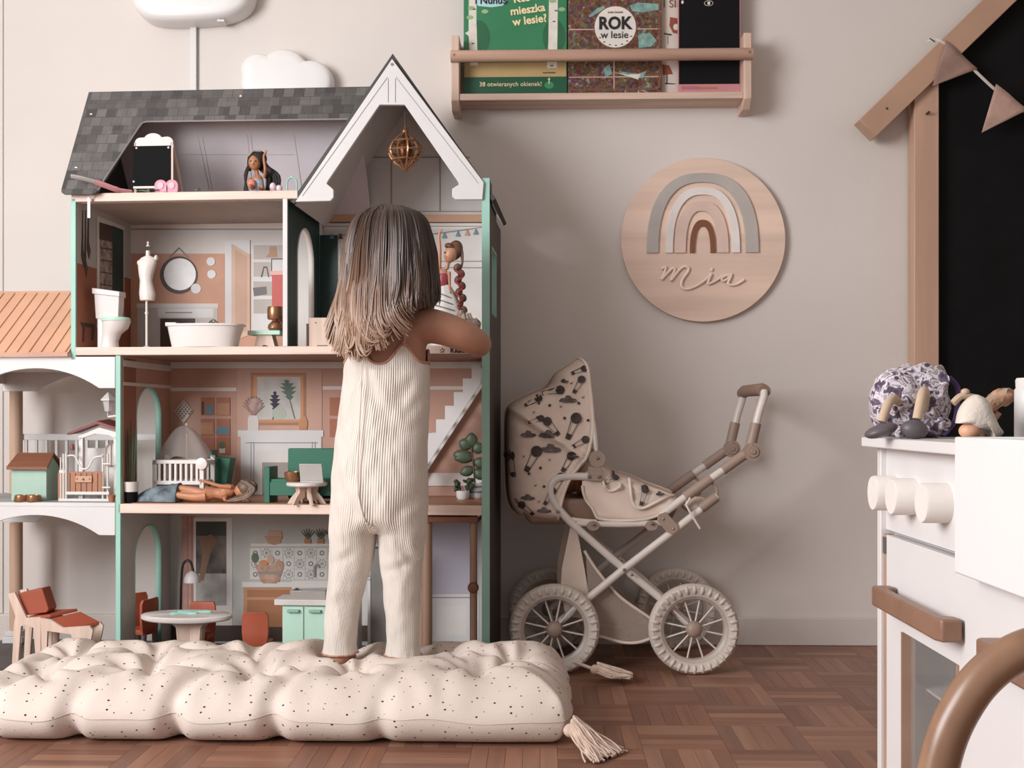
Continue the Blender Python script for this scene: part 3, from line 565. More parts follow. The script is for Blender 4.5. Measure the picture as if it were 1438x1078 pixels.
# bathroom
t, b = toy('toy_toilet', 'white toy toilet with mint seat by the window print', 'toilet', 158, .05, zB); por = mat('toy_porcelain', 'd6cecb', .35, var=.02)
t.part(t.mb().loft([[(131, 0, 408), (166, 4, 413), (166, 22, 412), (131, 18, 407)], [(133, 1, 447), (164, 5, 449), (164, 20, 449), (133, 16, 447)]]), 'cistern', por, bevel=.0015); t.part(t.mb().loft([[(129, -2, 404), (167, 2, 409), (167, 24, 408), (129, 20, 403)], [(129, -2, 412), (167, 2, 416), (167, 24, 416), (129, 20, 412)]]), 'cistern_lid', por, bevel=.001)
m = t.mb(); m.loft([[(cx+rx*math.cos(a), -2+ry*math.sin(a), y) for a in [k*math.pi/10 for k in range(20)]] for cx, rx, ry, y in ((155, 13, 11, b), (155, 12, 10, b-10), (158, 13, 11, b-20), (163, 18, 14, b-28), (165, 20, 15, b-38))]); t.part(m, 'bowl', por)
t.part(t.mb().loft([[(164+rx*math.cos(a), -3+rx*.75*math.sin(a), y) for a in [k*math.pi/10 for k in range(20)]] for rx, y in ((20, b-38), (20.5, b-40), (19, b-43))]), 'seat', mint); t.part(t.mb().box(135, 155, 2, 18, 447, b), 'pedestal', por, bevel=.0015); t.part(t.mb().ell((151, -6, b-38), (2, 2, 1.5), 8, 6), 'hinge', steel)
t, b = toy('dress_form', 'cream dressmaker torso on a thin stand beside the toilet', 'mannequin', 207, .06, zB); cream = mat('cream_plastic', 'd8d0c9', .35, var=.02)
t.part(t.mb().loft([[(207+cx+rx*math.cos(a), ry*math.sin(a), y) for a in [k*math.pi/10 for k in range(20)]] for cx, rx, ry, y in ((1, 3, 3, 352), (1, 3.2, 3, 359), (1, 10, 5, 362), (0, 13.5, 7, 367), (-1, 12, 8, 376), (-2, 10, 7, 386), (-2, 8.5, 6, 394), (-1, 10, 7.5, 404), (0, 11.5, 8, 412), (0, 10.5, 7, 421), (0, 9.5, 6, 422))]), 'torso', cream)
t.part(t.mb().lathe([(1, -7), (2, -5), (1, -3), (2.5, -1), (3, 0)], (208, 0, 346), 12), 'neck_knob', cream); t.part(t.mb().ell((220, 0, 362), (3, 4, 4), 10, 8).ell((195, 0, 369), (2.5, 4, 4), 10, 8), 'shoulder_caps', cream); t.part(t.mb().cyl((206, 0, 422), (206, 0, b-2), 1.7, n=10).cyl((206, 0, 438), (206, 0, 441), 2.6, n=10), 'pole', cream); t.part(t.mb().lathe([(7, 0), (6.5, -1.5), (2, -4)], (206, 0, b), 16), 'base', cream)
t, b = toy('toy_bathtub', 'white oval toy bathtub with a small chrome spout', 'bathtub', 290, .035, zB); tub = mat('tub_plastic', 'ded7d3', .3, var=.02)
def oval(cx, rx, ry, y, n=28): return [(cx+rx*math.copysign(abs(math.cos(k*2*math.pi/n))**.75, math.cos(k*2*math.pi/n)), ry*math.copysign(abs(math.sin(k*2*math.pi/n))**.75, math.sin(k*2*math.pi/n)), y) for k in range(n)]
t.part(t.mb().loft([oval(288, 46, 22, b), oval(288, 49, 24, b-14), oval(289, 53, 26, b-29), oval(289, 56, 28, b-29.5), oval(289, 56, 28, b-32), oval(289, 50, 23, b-32), oval(288, 44, 19, b-10)]), 'tub', tub)
t.part(t.mb().box(234, 250, -10, 26, b-35, b-31), 'back_rim', tub, bevel=.002); t.part(t.mb().tube(smooth_path([(287, 20, b-31), (290, 18, b-36), (296, 14, b-38), (303, 10, b-34)]), [3]*13+[2.2]*6, 10), 'spout', steel)
t, b = toy('toy_side_table', 'mint-topped toy table with pale wooden legs beside the bathtub', 'toy table', 372, .1, zB)
t.part(t.mb().box(352, 398, -16, 12, 465, 471), 'table_top', mint, bevel=.001)
zt_tab = t.loc[2]+(b-465)*t.k
for d in (-10, 8): t.part(t.mb().prism([(364, 471), (385, 471), (390, b), (381, b), (379, b-4), (374, b-5), (370, b-3), (369, b), (360, b)], d-1.5, d+1.5), 'leg_panel', pine_z)
t2 = T(H, 'toy_table_lamp', 'copper toy lamp with rounded base on the mint table', 'lamp', 387, 0, .095, zt_tab); b2 = t2.py
t2.part(t2.mb().lathe([(8, 0), (11, -4), (10, -9), (6, -13), (3.5, -14.5)], (387, 0, b2), 18), 'base', gold); t2.part(t2.mb().cyl((387, 0, b2-14), (387, 0, b2-18), 2.6, n=10), 'neck', gold); t2.part(t2.mb().lathe([(10.5, 0), (11.5, -2), (11.5, -15), (10.5, -18), (2, -18)], (387, 0, b2-16), 20), 'shade', gold)
t2 = T(H, 'toy_box', 'narrow red toy box standing behind the copper lamp', 'box', 391, 0, .135, zt_tab); b2 = t2.py
t2.part(t2.mb().box(383, 399, -5, 5, 386, b2), 'box_body', mat('red_card', 'b8504a', .55), bevel=.001); t2.part(t2.mb().box(381, 399.5, -6, 6, 381, 387), 'lid', mat('pink_card', 'd9a49b', .55), bevel=.001)
t2 = T(H, 'toy_picture', 'tiny dark-framed picture above the red box', 'picture', 390, 373, .3); t2.part(t2.mb().box(381, 402, -1, 2, 363, 384), 'frame', darkbrown); t2.part(t2.mb().box(382.5, 402, -1.6, 0, 364.5, 382.5), 'sheet', white)
# tower room
t, b = toy('toy_wardrobe', 'pale wooden toy cupboard in front of the arched doorway', 'toy cupboard', 447, .05, zB)
t.part(t.mb().box(434, 471, -1, 1.5, 446, b), 'front_panel', pine_z, bevel=.0006); t.part(t.mb().prism([(1.5, 446), (40, 448), (40, b), (1.5, b)], 434, 436, 'yz'), 'side_panel', pine_z); t.part(t.mb().box(420, 434, 38, 40, 451, b), 'back_panel', pine_z); t.part(t.mb().box(434, 471, 1.5, 40, 446, 449), 'top_panel', pine)
t.part(t.mb().prism([(444, b), (446, b-3), (460, b-3), (462, b)], -1.6, 0), 'floor_slot', darkbrown); t.part(t.mb().cyl((443.5, -2, 453), (443.5, 0, 453), .8, n=8), 'peg_hole', darkbrown)
t, b = toy('braided_doll', 'blond doll with long braid and striped white gown by the tower wall', 'doll', 640, .1, zB); m = t.mb()
R_ = Matrix.Rotation(rad(-18), 3, 'Y'); m.ell((633, -2, 357), (9.5, 9, 12.5), 18, 12, R_); m.tube([(630, 0, 366), (627, 0, 378)], 3, 10); m.ell((622, 0, 388), (9, 6, 11)); limb(m, [(631, -1, 382), (632, -6, 395), (633, -10, 408)], (2.6, 1.7)); limb(m, [(617, 0, 378), (618, -4, 352), (617, -4, 332), (619, -4, 326)], (2.8, 1.8)); m.ell((634, -11, 411), (2, 1.6, 3), 8, 6); m.ell((627.6, -9, 361), (1.4, 1.4, 1.6), 8, 6)
for fx in (617, 619.5, 622): m.tube([(619, -4, 328), (fx, -4, 322)], .9, 6)
t.part(m, 'body', mat('rosy_doll_skin', 'b8846a', .45, var=.04), remesh=.0011, smooth=3); face(t, None, 629, -9, 356, 9, 0)
t.part(t.mb().loft([[(622+rx*math.cos(a), rx*.7*math.sin(a), y) for a in [k*math.pi/8 for k in range(16)]] for rx, y in ((8, 384), (10.2, 388), (9.6, 396), (7.5, 402))]), 'red_bodice', mat('red_satin', '9c3f48', .4))
m = t.mb(); m.loft([[(624+cx+rx*(1+.05*math.sin(6*a))*math.cos(a), rx*.6*(1+.05*math.sin(6*a))*math.sin(a), y) for a in [k*math.pi/16 for k in range(32)]] for cx, rx, y in ((0, 8, 400), (3, 14, 414), (5, 19, 432), (8, 24, 455), (10, 29, b))]); t.part(m, 'striped_gown', mat('white_gown', 'd6d1cc', .6))
for i in range(5): y = 416+i*9; r = 14.6+i*2.6; t.part(t.mb().tube([(627+i*.8+r*math.cos(a), r*.62*math.sin(a), y+6*math.cos(a)) for a in [k*math.pi/12 for k in range(24)]], .9, 5, closed=True), 'gown_stripe', mat('grey_stripe', '6d6864', .6))
h = t.mb(); h.ell((638.5, 3, 351), (11, 10.5, 14.5), 18, 12, R_); h.ell((633, -1, 346.5), (9, 9.5, 5), 14, 10, R_)
for i in range(14): h.tube(smooth_path([(634+i*.8, -4+i*.5, 343), (645+i*.3, 0, 352), (649, 2, 368), (645, 2, 380)], 4), [1.8]*12+[1.2], 6)
t.part(h, 'hair', hairblond); br = t.mb()
for i in range(11):
    y = 376+i*8.5; x = 645+(i*.6)+(2.5 if i % 2 else -2.5); br.ell((x, -3, y), (5.2, 4.2, 6.2), 12, 8, Matrix.Rotation(rad(30 if i % 2 else -30), 3, 'Y'))
t.part(br, 'braid', hairblond); rb = t.mb()
for i in range(5): y = 380+i*16; rb.tube(smooth_path([(640, -5, y), (646, -8, y+5), (651, -5, y+8), (645, -7, y+14)], 3), 1.7, 6)
t.part(rb, 'red_ribbon', mat('red_ribbon', '9b3a3f', .5))
t, b = toy('crinkled_cellophane_bag', 'crumpled clear and white wrapping heaped beside the doll gown', 'wrapping', 650, .045, zB); m = t.mb()
rows = []
for i in range(13):
    th = math.pi*.5*i/12; rows.append([(650+(30*math.cos(th)*math.cos(a))*(1+.22*noise.noise((math.cos(a)*2, math.sin(a)*2, i*.4))), 13*math.cos(th)*math.sin(a), b-(44*math.sin(th)**.8)*(1+.3*noise.noise((math.cos(a)*3+5, math.sin(a)*3, i*.5)))) for a in [k*math.pi/14 for k in range(28)]])
m.loft(rows); t.single(m, mat('crinkled_wrap', 'cbb9ac', .25, var=.25, scale=70, bump=.8, bscale=90), ang=20)
# living room
t, b = toy('doll_cot', 'white slatted doll cot with grey net canopy on a pole', 'cot', 260, .13, zL+.0012); wp = mat('white_plastic', 'e2dbd7', .4, var=.02)
for x in (220, 287): t.part(t.mb().box(x, x+6, -18, -14, 645, b).box(x, x+6, 26, 30, 640, b).box(x, x+6, -18, 30, 646, 652), 'end_frame', wp, bevel=.0008)
t.part(t.mb().box(222, 290, -18, -14, 645, 650).box(222, 290, -18, -14, 674, 679), 'front_rails', wp); t.part(t.mb().box(222, 290, 26, 30, 645, 650).box(222, 290, 26, 30, 674, 679), 'back_rails', wp)
for i in range(8): x = 228+i*7.6; t.part(t.mb().box(x, x+3, -17, -15, 650, 675), 'slat', wp); t.part(t.mb().box(x, x+3, 27, 29, 650, 675), 'slat', wp)
t.part(t.mb().box(224, 289, -14, 26, 674, 678), 'mattress_base', wp); t.part(t.mb().cyl((251, 30, b), (251, 30, 597), 1.3, n=8).ell((251, 30, 596), (2.4, 2.4, 2.4), 8, 6), 'canopy_pole', wp)
t.part(t.mb().lathe([(8, 0), (9, -4), (8, -8), (3, -9)], (291, -14, 650), 16, 'y'), 'corner_roll', wp)
net = mat('grey_net', 'b3aca6', .8, alpha=.42); rows = []
for i in range(10):
    tt = i/9; rows.append([(251+(4+tt**.8*(40 if math.cos(a) > 0 else 33))*math.cos(a)*(1+.05*math.sin(7*a)), 18+(3+tt**.8*22)*math.sin(a)*(1+.05*math.sin(7*a)), 598+46*tt**1.25+4*tt*math.sin(5*a)) for a in [k*math.pi/20 for k in range(40)]])
t.part(t.mb().loft(rows, caps=False), 'net_canopy', net)
t, b = toy('toy_armchair', 'dark green toy armchair half hidden behind the cot', 'armchair', 312, .22, zL+.0012); gr = mat('bottle_green', '2c6a55', .55, var=.05)
t.part(t.mb().loft([[(297, -12, 640), (328, -12, 643), (328, 12, 643), (297, 12, 640)], [(299, -10, b-12), (321, -10, b-12), (321, 10, b-12), (299, 10, b-12)]]), 'seat_shell', gr, bevel=.002); t.part(t.mb().box(296, 302, -12, 12, 632, b-12), 'backrest', gr, bevel=.002)
for x in (301, 319):
    for d in (-8, 8): t.part(t.mb().cyl((x, d, b-12), (x, d, b), 1.3, n=8), 'leg', pine_z)
t, b = toy('reclining_doll', 'bare-armed doll lying on its side on the living room floor', 'doll', 285, .045, zL+.0012); m = t.mb()
limb(m, [(225, 8, b-8), (240, 4, b-19), (268, -2, b-17), (290, -4, b-12)], (3, 7)); limb(m, [(232, -4, b-9), (246, -6, b-11), (275, -8, b-8), (292, -6, b-9)], (3.2, 7.5)); m.tube(smooth_path([(290, 0, b-12), (300, 1, b-13), (312, 2, b-13), (322, 2, b-16), (330, 2, b-13)]), [11, 11, 10.5, 10, 9.5, 9, 8.5, 8, 8, 8, 8.5, 9, 10, 10.5, 11, 11, 11, 10.5, 10, 9.5, 9, 8, 7, 6, 4], 12); m.ell((342, -1, b-17), (11, 10, 11)); limb(m, [(328, -6, b-22), (312, -10, b-24), (296, -12, b-29), (284, -14, b-32)], (3.2, 1.8)); limb(m, [(328, 8, b-8), (318, -4, b-5), (322, -12, b-4)], (3.2, 1.8)); m.ell((220, 9, b-7), (6, 3, 2.6), 8, 6); m.ell((227, -4, b-8), (6, 3, 2.6), 8, 6)
t.part(m, 'body', peach_skin, remesh=.0012, smooth=3)
h = t.mb(); h.ell((347, 0, b-20), (14, 12.5, 12.5))
for i in range(60): u = random.random(); h.tube(smooth_path([(342+u*10, -8+u*14, b-31), (358+random.uniform(-4, 4), -11+u*10, b-21+random.uniform(-4, 4)), (352-u*12, -13+u*4, b-8+random.uniform(-3, 2)), (318+random.random()*40, -14+u*6, b-2.5)], 4), [2]*12+[1], 6)
t.part(h, 'hair', mat('ash_blond_doll_hair', '6e5443', .5, var=.25, scale=60))
rows = []
for i in range(11):
    u = i/10; rows.append([(188+u*62, 4+(10+8*u)*math.cos(a)+2*noise.noise((u*4, a, 1)), b-1-(7+20*u**.7+4*noise.noise((u*5, a*1.5, 7)))*max(0, math.sin(a))) for a in [k*math.pi/12 for k in range(13)]])
t.part(t.mb().loft(rows, closed=True), 'denim_skirt', mat('denim', '6d7a82', .8, var=.3, scale=45, bump=.5, bscale=160))
t, b = toy('toy_sofa', 'dark green toy sofa in front of the fireplace', 'sofa', 425, .07, zL+.0012)
t.part(t.mb().box(397, 478, 24, 34, 630, b-3), 'backrest', gr, bevel=.003); t.part(t.mb().box(379, 478, -14, 24, 676, b-10), 'seat_base', gr, bevel=.001); t.part(t.mb().box(381, 476, -12, 24, 672, 682), 'seat_cushion', mat('green_cushion', '33705c', .7, var=.05), bevel=.002)
for x in (374, 470): t.part(t.mb().box(x, x+8, -15, 26, 655, b), 'arm_panel', gr, bevel=.0008)
t, b = toy('toy_coffee_table', 'round white toy coffee table with curved wooden legs', 'toy table', 430, .025, zL)
t.part(t.mb().lathe([(27, 0), (28.5, -1.5), (28.5, -4), (27, -5.5), (.5, -5.5)], (431, 0, 682), 30), 'table_top', mat('table_white', 'd9d1cc', .4))
for a in (0, 60, 120):
    c_, s_ = math.cos(rad(a)), math.sin(rad(a)); pf = [(-17, 682), (-15, 690), (-22, 698), (-28, b), (-20, b), (-16, b-6), (-6, b-9), (-5, 690), (5, 690), (6, b-9), (16, b-6), (20, b), (28, b), (22, 698), (15, 690), (17, 682)]
    t.part(t.mb().solid([(431+u*c_-1.5*s_, u*s_+1.5*c_, y) for u, y in pf], [(431+u*c_+1.5*s_, u*s_-1.5*c_, y) for u, y in pf]), 'leg', pine_z)
zt_ = t.loc[2]+(b-676.5)*t.k
t2 = T(H, 'toy_bowl', 'small copper bowl on the round white coffee table', 'bowl', 411, 0, .03, zt_); b2 = t2.py; t2.single(t2.mb().lathe([(7, 0), (10, -3), (11.5, -9), (11.5, -14), (10.8, -14), (10, -8), (5, -3)], (411, 0, b2), 22), gold)
t2 = T(H, 'toy_laptop', 'open pale grey toy laptop on the round coffee table', 'laptop', 438, 0, .02, zt_); b2 = t2.py; lg = mat('laptop_grey', 'b9b4b0', .4)
t2.part(t2.mb().loft([[(422, -3, b2-2), (455, -3, b2-2), (455, -1, b2-2), (422, -1, b2-2)], [(422, -9, b2-26), (454, -9, b2-26), (454, -7, b2-26), (422, -7, b2-26)]]), 'screen_lid', lg, bevel=.001); t2.part(t2.mb().box(422, 455, -3, 13, b2-2, b2), 'keyboard', lg, bevel=.0006)
# plants
leafm = mat('toy_leaf', '46553f', .5, var=.2); 
t, b = toy('snake_plant', 'tall snake plant in a black and white pot by the archway', 'plant', 184, .03, zL)
t.part(t.mb().lathe([(7, 0), (8.5, -4), (9.5, -16)], (184, 0, b), 18), 'pot', black); t.part(t.mb().lathe([(9.5, 0), (10.5, -14), (9, -14), (7, -2)], (184, 0, b-16), 18), 'pot_rim', offwhite)
for i, (dx, top) in enumerate(((-9, 592), (-5, 600), (-1, 588), (3, 602), (7, 596), (1, 612))): t.part(t.mb().tube(smooth_path([(184+dx*.5, i % 3-1, b-28), (184+dx*.8, i % 3-1, (b-28+top)/2), (184+dx, i % 3, top)], 5), [1.6]*4+[2.2]*4+[1.6, 1, .3], 6, flat=.4), 'leaf', leafm)
t, b = toy('rubber_plant', 'leafy rubber plant in a striped pot below the stairs', 'plant', 663, .22, zL+.0012)
t.part(t.mb().lathe([(9, 0), (11, -3), (12, -22), (11, -22), (9, -6)], (668, 0, b), 20), 'pot', white)
for y in (8, 15): t.part(t.mb().lathe([(11.6, 0), (11.9, -3)], (668, 0, b-y), 20), 'pot_stripe', MATS['blue_print'])
t.part(t.mb().tube(smooth_path([(667, 0, b-18), (665, 0, b-45), (662, 0, b-72)]), 1.4, 8), 'stem', darkbrown)
def leaf(t, x, d, y, dx, dy, w_, m, parent=None):
    l_ = math.hypot(dx, dy); ux, uy = dx/l_, dy/l_; L = []; 
    rows = []
    for i in range(7):
        s_ = i/6; ww = w_*math.sin(math.pi*min(.97, s_*.92+.05))**.7; cx, cy = x+dx*s_, y+dy*s_; rows.append([(cx-uy*ww*q, d-2.5*math.sin(s_*3)+abs(q)*1.8, cy+ux*ww*q) for q in (-1, -.4, 0, .4, 1)])
    o = t.part(t.mb().grid(rows), 'leaf', m, parent); q = o.modifiers.new('s', 'SOLIDIFY'); q.thickness = .0006; return o
for x, y, dx, dy, w_ in ((662, b-72, -14, -6, 7), (662, b-72, 0, -16, 7), (663, b-68, 14, -4, 6.5), (664, b-55, -22, -6, 7.5), (665, b-52, 14, 4, 6.5), (666, b-42, -16, 6, 6), (666, b-40, 12, 10, 6), (663, b-62, -20, 6, 6)): leaf(t, x, 0, y, dx*1.25, dy*1.25, w_*1.3, leafm)
t, b = toy('ivy_pot', 'small trailing ivy in a low white pot under the stairs', 'plant', 648, .19, zL+.0012); t.part(t.mb().lathe([(7, 0), (9, -3), (9.5, -12), (8.5, -12), (6, -4)], (650, 0, b), 18), 'pot', white)
for i in range(16): a = random.uniform(0, 6.28); r = random.uniform(4, 16); leaf(t, 650+r*.7*math.cos(a), r*.4*math.sin(a), b-15-random.uniform(0, 10), 8*math.cos(a), random.uniform(-5, 9), 3.4, mat('ivy_leaf', '3c4636', .5, var=.2))
# ground floor
zk = zG
t, b = toy('toy_dining_table', 'oval white toy dining table on a wooden pedestal', 'toy table', 262, .05, zk)
t.part(t.mb().lathe([(62, 0), (64.5, -2), (64.5, -6), (62, -7.5), (.5, -7.5)], (262, 0, 869), 40, sy=.55), 'table_top', mat('table_white', 'd9d1cc', .4))
for a in (35, 145):
    c_, s_ = math.cos(rad(a)), math.sin(rad(a)); pf = [(-34, 869), (-22, 880), (-18, b-12), (-32, b), (32, b), (18, b-12), (22, 880), (34, 869)]
    t.part(t.mb().solid([(268+u*c_-2*s_, u*s_*.6+2*c_, y) for u, y in pf], [(268+u*c_+2*s_, u*s_*.6-2*c_, y) for u, y in pf]), 'leg', pine_z)
zt_ = t.loc[2]+(b-861.5)*t.k
mi = mat('mint_plastic', '8fc7bb', .45)
for i, (x0, dx, dd, lab) in enumerate(((241, 36, -6, 'mint toy cutlery lying on the table, the one nearer the edge'), (246, 46, 8, 'longer mint toy cutlery piece lying across the dining table'))):
    t2 = T(H, 'toy_cutlery', lab, 'cutlery', x0+dx/2, 0, .05, zt_, 'mint cutlery'); b2 = t2.py
    t2.single(t2.mb().tube([(x0, dd, b2-1.3), (x0+dx*.3, dd+2, b2-1.6), (x0+dx*.6, dd+4, b2-1.3), (x0+dx*.8, dd+5, b2-1.3), (x0+dx, dd+6, b2-1.2)], [2.6, 1.2, 1.2, 3, 2.4], 8, flat=.45), mi)
t, b = toy('arched_floor_lamp', 'arched black toy floor lamp with white dome shade', 'lamp', 256, .19, zk)
t.part(t.mb().tube(smooth_path([(253, 0, b-2), (254, 0, 840), (255, 0, 808), (257, 0, 793), (262, 0, 787), (268, 0, 789), (272, 0, 802)]), 1.8, 10), 'arm', mat('lamp_black', '2a2523', .35)); t.part(t.mb().lathe([(11.5, 0), (11, -6), (8, -12), (3.5, -15), (1, -16)], (270, 0, 817), 20), 'shade', white); t.part(t.mb().lathe([(12, 0), (11, -2), (2, -3)], (254, 0, b), 20), 'base', MATS['lamp_black'])
def chair(px, d, rot, lab, legm):
    t = T(H, 'toy_dining_chair', lab, 'chair', px, 0, d, zk, 'rust red toy dining chairs', rot); b = t.py; s = (b-835)/80
    t.part(t.mb().loft([[(px+x*u, dd-v, y) for x in (-1, -.5, 0, .5, 1) for dd in (-12+2*abs(x),)]+[(px+x*u, dd-v, y) for x in (1, .5, 0, -.5, -1) for dd in (-8+2*abs(x),)] for u, v, y in ((16, 1, b-78), (18.5, 0, b-72), (19, 0, b-50), (17, 0, b-34), (13, -2, b-28))]), 'backrest', rust, bevel=.001)
    t.part(t.mb().box(px-17, px+17, -10, 22, b-36, b-29), 'seat', rust, bevel=.002)
    for sx in (-1, 1):
        for dd in (-8, 19): t.part(t.mb().tube([(px+sx*12, dd, b-30), (px+sx*13, dd, b)], [4.2, 3.4], 10), 'leg', legm)
    return t
chair(361, .05, 0, 'rust red toy chair seen from behind by the wooden cabinet', rust); chair(203, .17, 75, 'rust red toy chair at the left end of the oval table', steel); chair(186, .24, 40, 'rust red toy chair deep in the archway shadow', steel); chair(282, .13, 180, 'rust red toy chair pushed under the oval table', rust)
t, b = toy('toy_sink_unit', 'mint toy kitchen unit with two doors and a grey sink', 'toy kitchen', 430, .01, zk)
t.part(t.mb().box(396, 470, 0, 34, 850, b), 'body', white, bevel=.001); t.part(t.mb().box(386, 476, -6, 38, 841, 849), 'worktop', mat('pale_top', 'cfcac5', .4), bevel=.001)
for x in (397, 428):
    dr = t.part(t.mb().box(x, x+29.5, -2.5, 0, 851, b-6), 'door', mint, bevel=.0008); t.part(t.mb().box(x+7, x+24, -7, -2.5, 855, 859), 'handle', mat('mint_dark', '8fae9e', .4), dr, bevel=.001)
sk_ = t.mb().box(408, 458, -2, 1, 829, 841).box(408, 458, 24, 27, 829, 841).box(408, 411, 1, 24, 829, 841).box(455, 458, 1, 24, 829, 841).box(411, 455, 1, 24, 838, 841); t.part(sk_, 'sink_tray', mat('sink_grey', 'a8a39f', .35, .3), bevel=.0006)
t, b = toy('white_toy_shelf', 'narrow white toy shelf seen between the legs of the child', 'shelf', 522, .16, zk); t.part(t.mb().box(500, 504, -4, 20, 812, b).box(517, 521, -4, 20, 812, b), 'side', white); t.part(t.mb().box(500, 521, -4, 20, 810, 814), 'top', white); t.part(t.mb().box(521, 545, -3, 20, 770, b), 'grey_panel', mat('weathered_grey', '85807c', .6, var=.15))
# porch toys
t, b = toy('toy_dog_house', 'mint toy dog house with brown pitched roof on the balcony', 'dog house', 40, .04, zD+.001)
t.part(t.mb().box(14, 65, 2, 40, 656, b), 'walls', mat('mint_toy', 'a7c3b3', .5), bevel=.0006); t.part(t.mb().prism([(0, 640), (2, 660), (-5, 660), (-6, 657), (-1, 640)], 0, 0.01, 'yz') if 0 else t.mb().solid([(11, -6, 659), (70, -6, 659), (67, 20, 639), (14, 20, 639)], [(11, -6, 655), (70, -6, 655), (67, 20, 636), (14, 20, 636)]), 'roof_slope', brown); t.part(t.mb().solid([(11, 46, 659), (70, 46, 659), (67, 20, 639), (14, 20, 639)], [(11, 46, 655), (70, 46, 655), (67, 20, 636), (14, 20, 636)]), 'roof_slope', brown)
t.part(t.mb().prism([(2, 657), (40, 657), (20, 641)], 14, 16, 'yz'), 'gable', MATS['mint_toy']); t.part(t.mb().prism([(2, 657), (40, 657), (20, 641)], 63, 65, 'yz'), 'gable', MATS['mint_toy'])
t, b = toy('toy_feeding_bowls', 'joined pair of copper toy feeding bowls before the dog house', 'bowls', 39, .015, zD+.001)
for x in (30, 48): t.part(t.mb().lathe([(10, 0), (10.5, -1), (9.2, -9), (8, -9.5), (7, -3)], (x, 0, b), 20), 'bowl', gold)
t, b = toy('toy_stable', 'white and brown toy stable with red tiled roof and swing gate', 'toy stable', 125, .05, zD+.001); lp = mat('light_plastic', 'd9d3cf', .4, var=.02); bp = mat('brown_board', 'a87050', .5, kind='wood', axis='Z', scale=6); rr = mat('red_roof', '7a3530', .5, var=.15, scale=60)
t.part(t.mb().box(103, 163, 42, 46, 630, b), 'back_wall', lp); t.part(t.mb().prism([(106, 612), (136, 600), (163, 607), (163, 618), (150, 611), (130, 609), (112, 615), (106, 620)], 8, 12), 'arch_front', lp, bevel=.0006)
t.part(t.mb().box(106, 112, 8, 14, 614, b).box(157, 162, 8, 14, 614, b), 'post', lp)
t.part(t.mb().solid([(91, 4, 611), (134, 4, 595), (134, 46, 592), (91, 46, 608)], [(91, 4, 608), (134, 4, 591), (134, 46, 588), (91, 46, 605)]), 'roof_slope', rr); t.part(t.mb().solid([(134, 4, 595), (163, 4, 604), (163, 46, 601), (134, 46, 592)], [(134, 4, 591), (163, 4, 600), (163, 46, 597), (134, 46, 588)]), 'roof_slope', rr)
wi = t.part(t.mb().prism(arc(147, 634, 16, 14, 180, 360, 12)+[(163, 656), (131, 656)], 38, 42), 'window', mat('mauve_plastic', '9b8279', .5)); t.part(t.mb().prism(arc(147, 634, 12, 10.5, 180, 360, 12)+[(159, 655), (135, 655)], 36.5, 38), 'pane', mat('pale_pane', 'c9c5c2', .2), wi)
for x in (141, 148, 155): t.part(t.mb().box(x-.7, x+.7, 35.5, 36.6, 624, 655), 'bar', MATS['mauve_plastic'], wi)
gt = t.part(t.mb().box(96, 145, -2, 2, 662, 692), 'gate_boards', bp)
for i in range(6): t.part(t.mb().box(98+i*8, 98.8+i*8, -2.6, -2, 664, 690), 'board_joint', darkbrown, gt)
fm = t.mb(); fm.box(93, 155, -3, 3, 690, 694)
for x in (88, 92, 145, 152): fm.cyl((x, 0, b-1), (x, 0, 637), 1.5, n=8)
fm.box(82, 158, -3, 5, b-3, b).tube(smooth_path([(95, -2, 640), (105, -2, 640), (112, -2, 652), (118, -2, 658), (125, -2, 656), (133, -2, 643), (145, -2, 640)]), 1.3, 8).box(82, 90, -1, 3, 660, 664); fm.cyl((84, 0, b-1), (84, 0, 642), 1.1, n=8)
t.part(fm, 'gate_frame', lp); sg = t.part(t.mb().box(107, 131, -4.5, -2.6, 668, 677), 'name_plate', mat('plate_wood', 'c19a7c', .5), bevel=.0008); t.part(t.mb().ell((119, -5, 672.5), (1.8, .6, 1.6), 8, 6).ell((110, -5, 672), (.9, .6, .9), 8, 6).ell((128, -5, 672), (.9, .6, .9), 8, 6), 'plate_mark', mat('red_mark', '8a3b35', .5), sg)
t.part(t.mb().lathe([(3.2, 0), (3.6, -3), (3, -7), (1.2, -9)], (101, -1, 632), 12), 'gate_finial', mat('mauve_finial', '7d4f4c', .5)); t.part(t.mb().box(80, 90, 0, 5, 664, b-3), 'side_boards', bp)
for y in (651, 684): t.part(t.mb().tube([(146, -3, y), (152, -4, y), (157, -3, y)], 1.4, 8), 'hinge', lp)
t, b = toy('toy_plant_pot', 'small brown toy pot in the balcony corner by the teal edge', 'pot', 158, .02, zD+.001); t.single(t.mb().lathe([(4, 0), (5.5, -9), (6, -10), (5, -10), (3.5, -2)], (157, 0, b), 16), MATS['brown_board'])
t, b = toy('toy_box_crate', 'small red-brown crate behind the mint dog house', 'crate', 74, .12, zD+.001); cr = t.part(t.mb().box(66, 84, 0, 20, 674, b), 'crate_body', mat('red_brown', '8a4a3a', .5, var=.1), bevel=.0006); t.part(t.mb().ell((74, 10, 672), (8, 8, 7), 12, 8), 'blue_cushion', mat('pale_blue', 'b4c0cb', .7))
t, b = toy('toy_lounge_chair', 'wooden toy lounge chair with rust red cushions on the lower porch', 'lounge chair', 55, .035, zk)
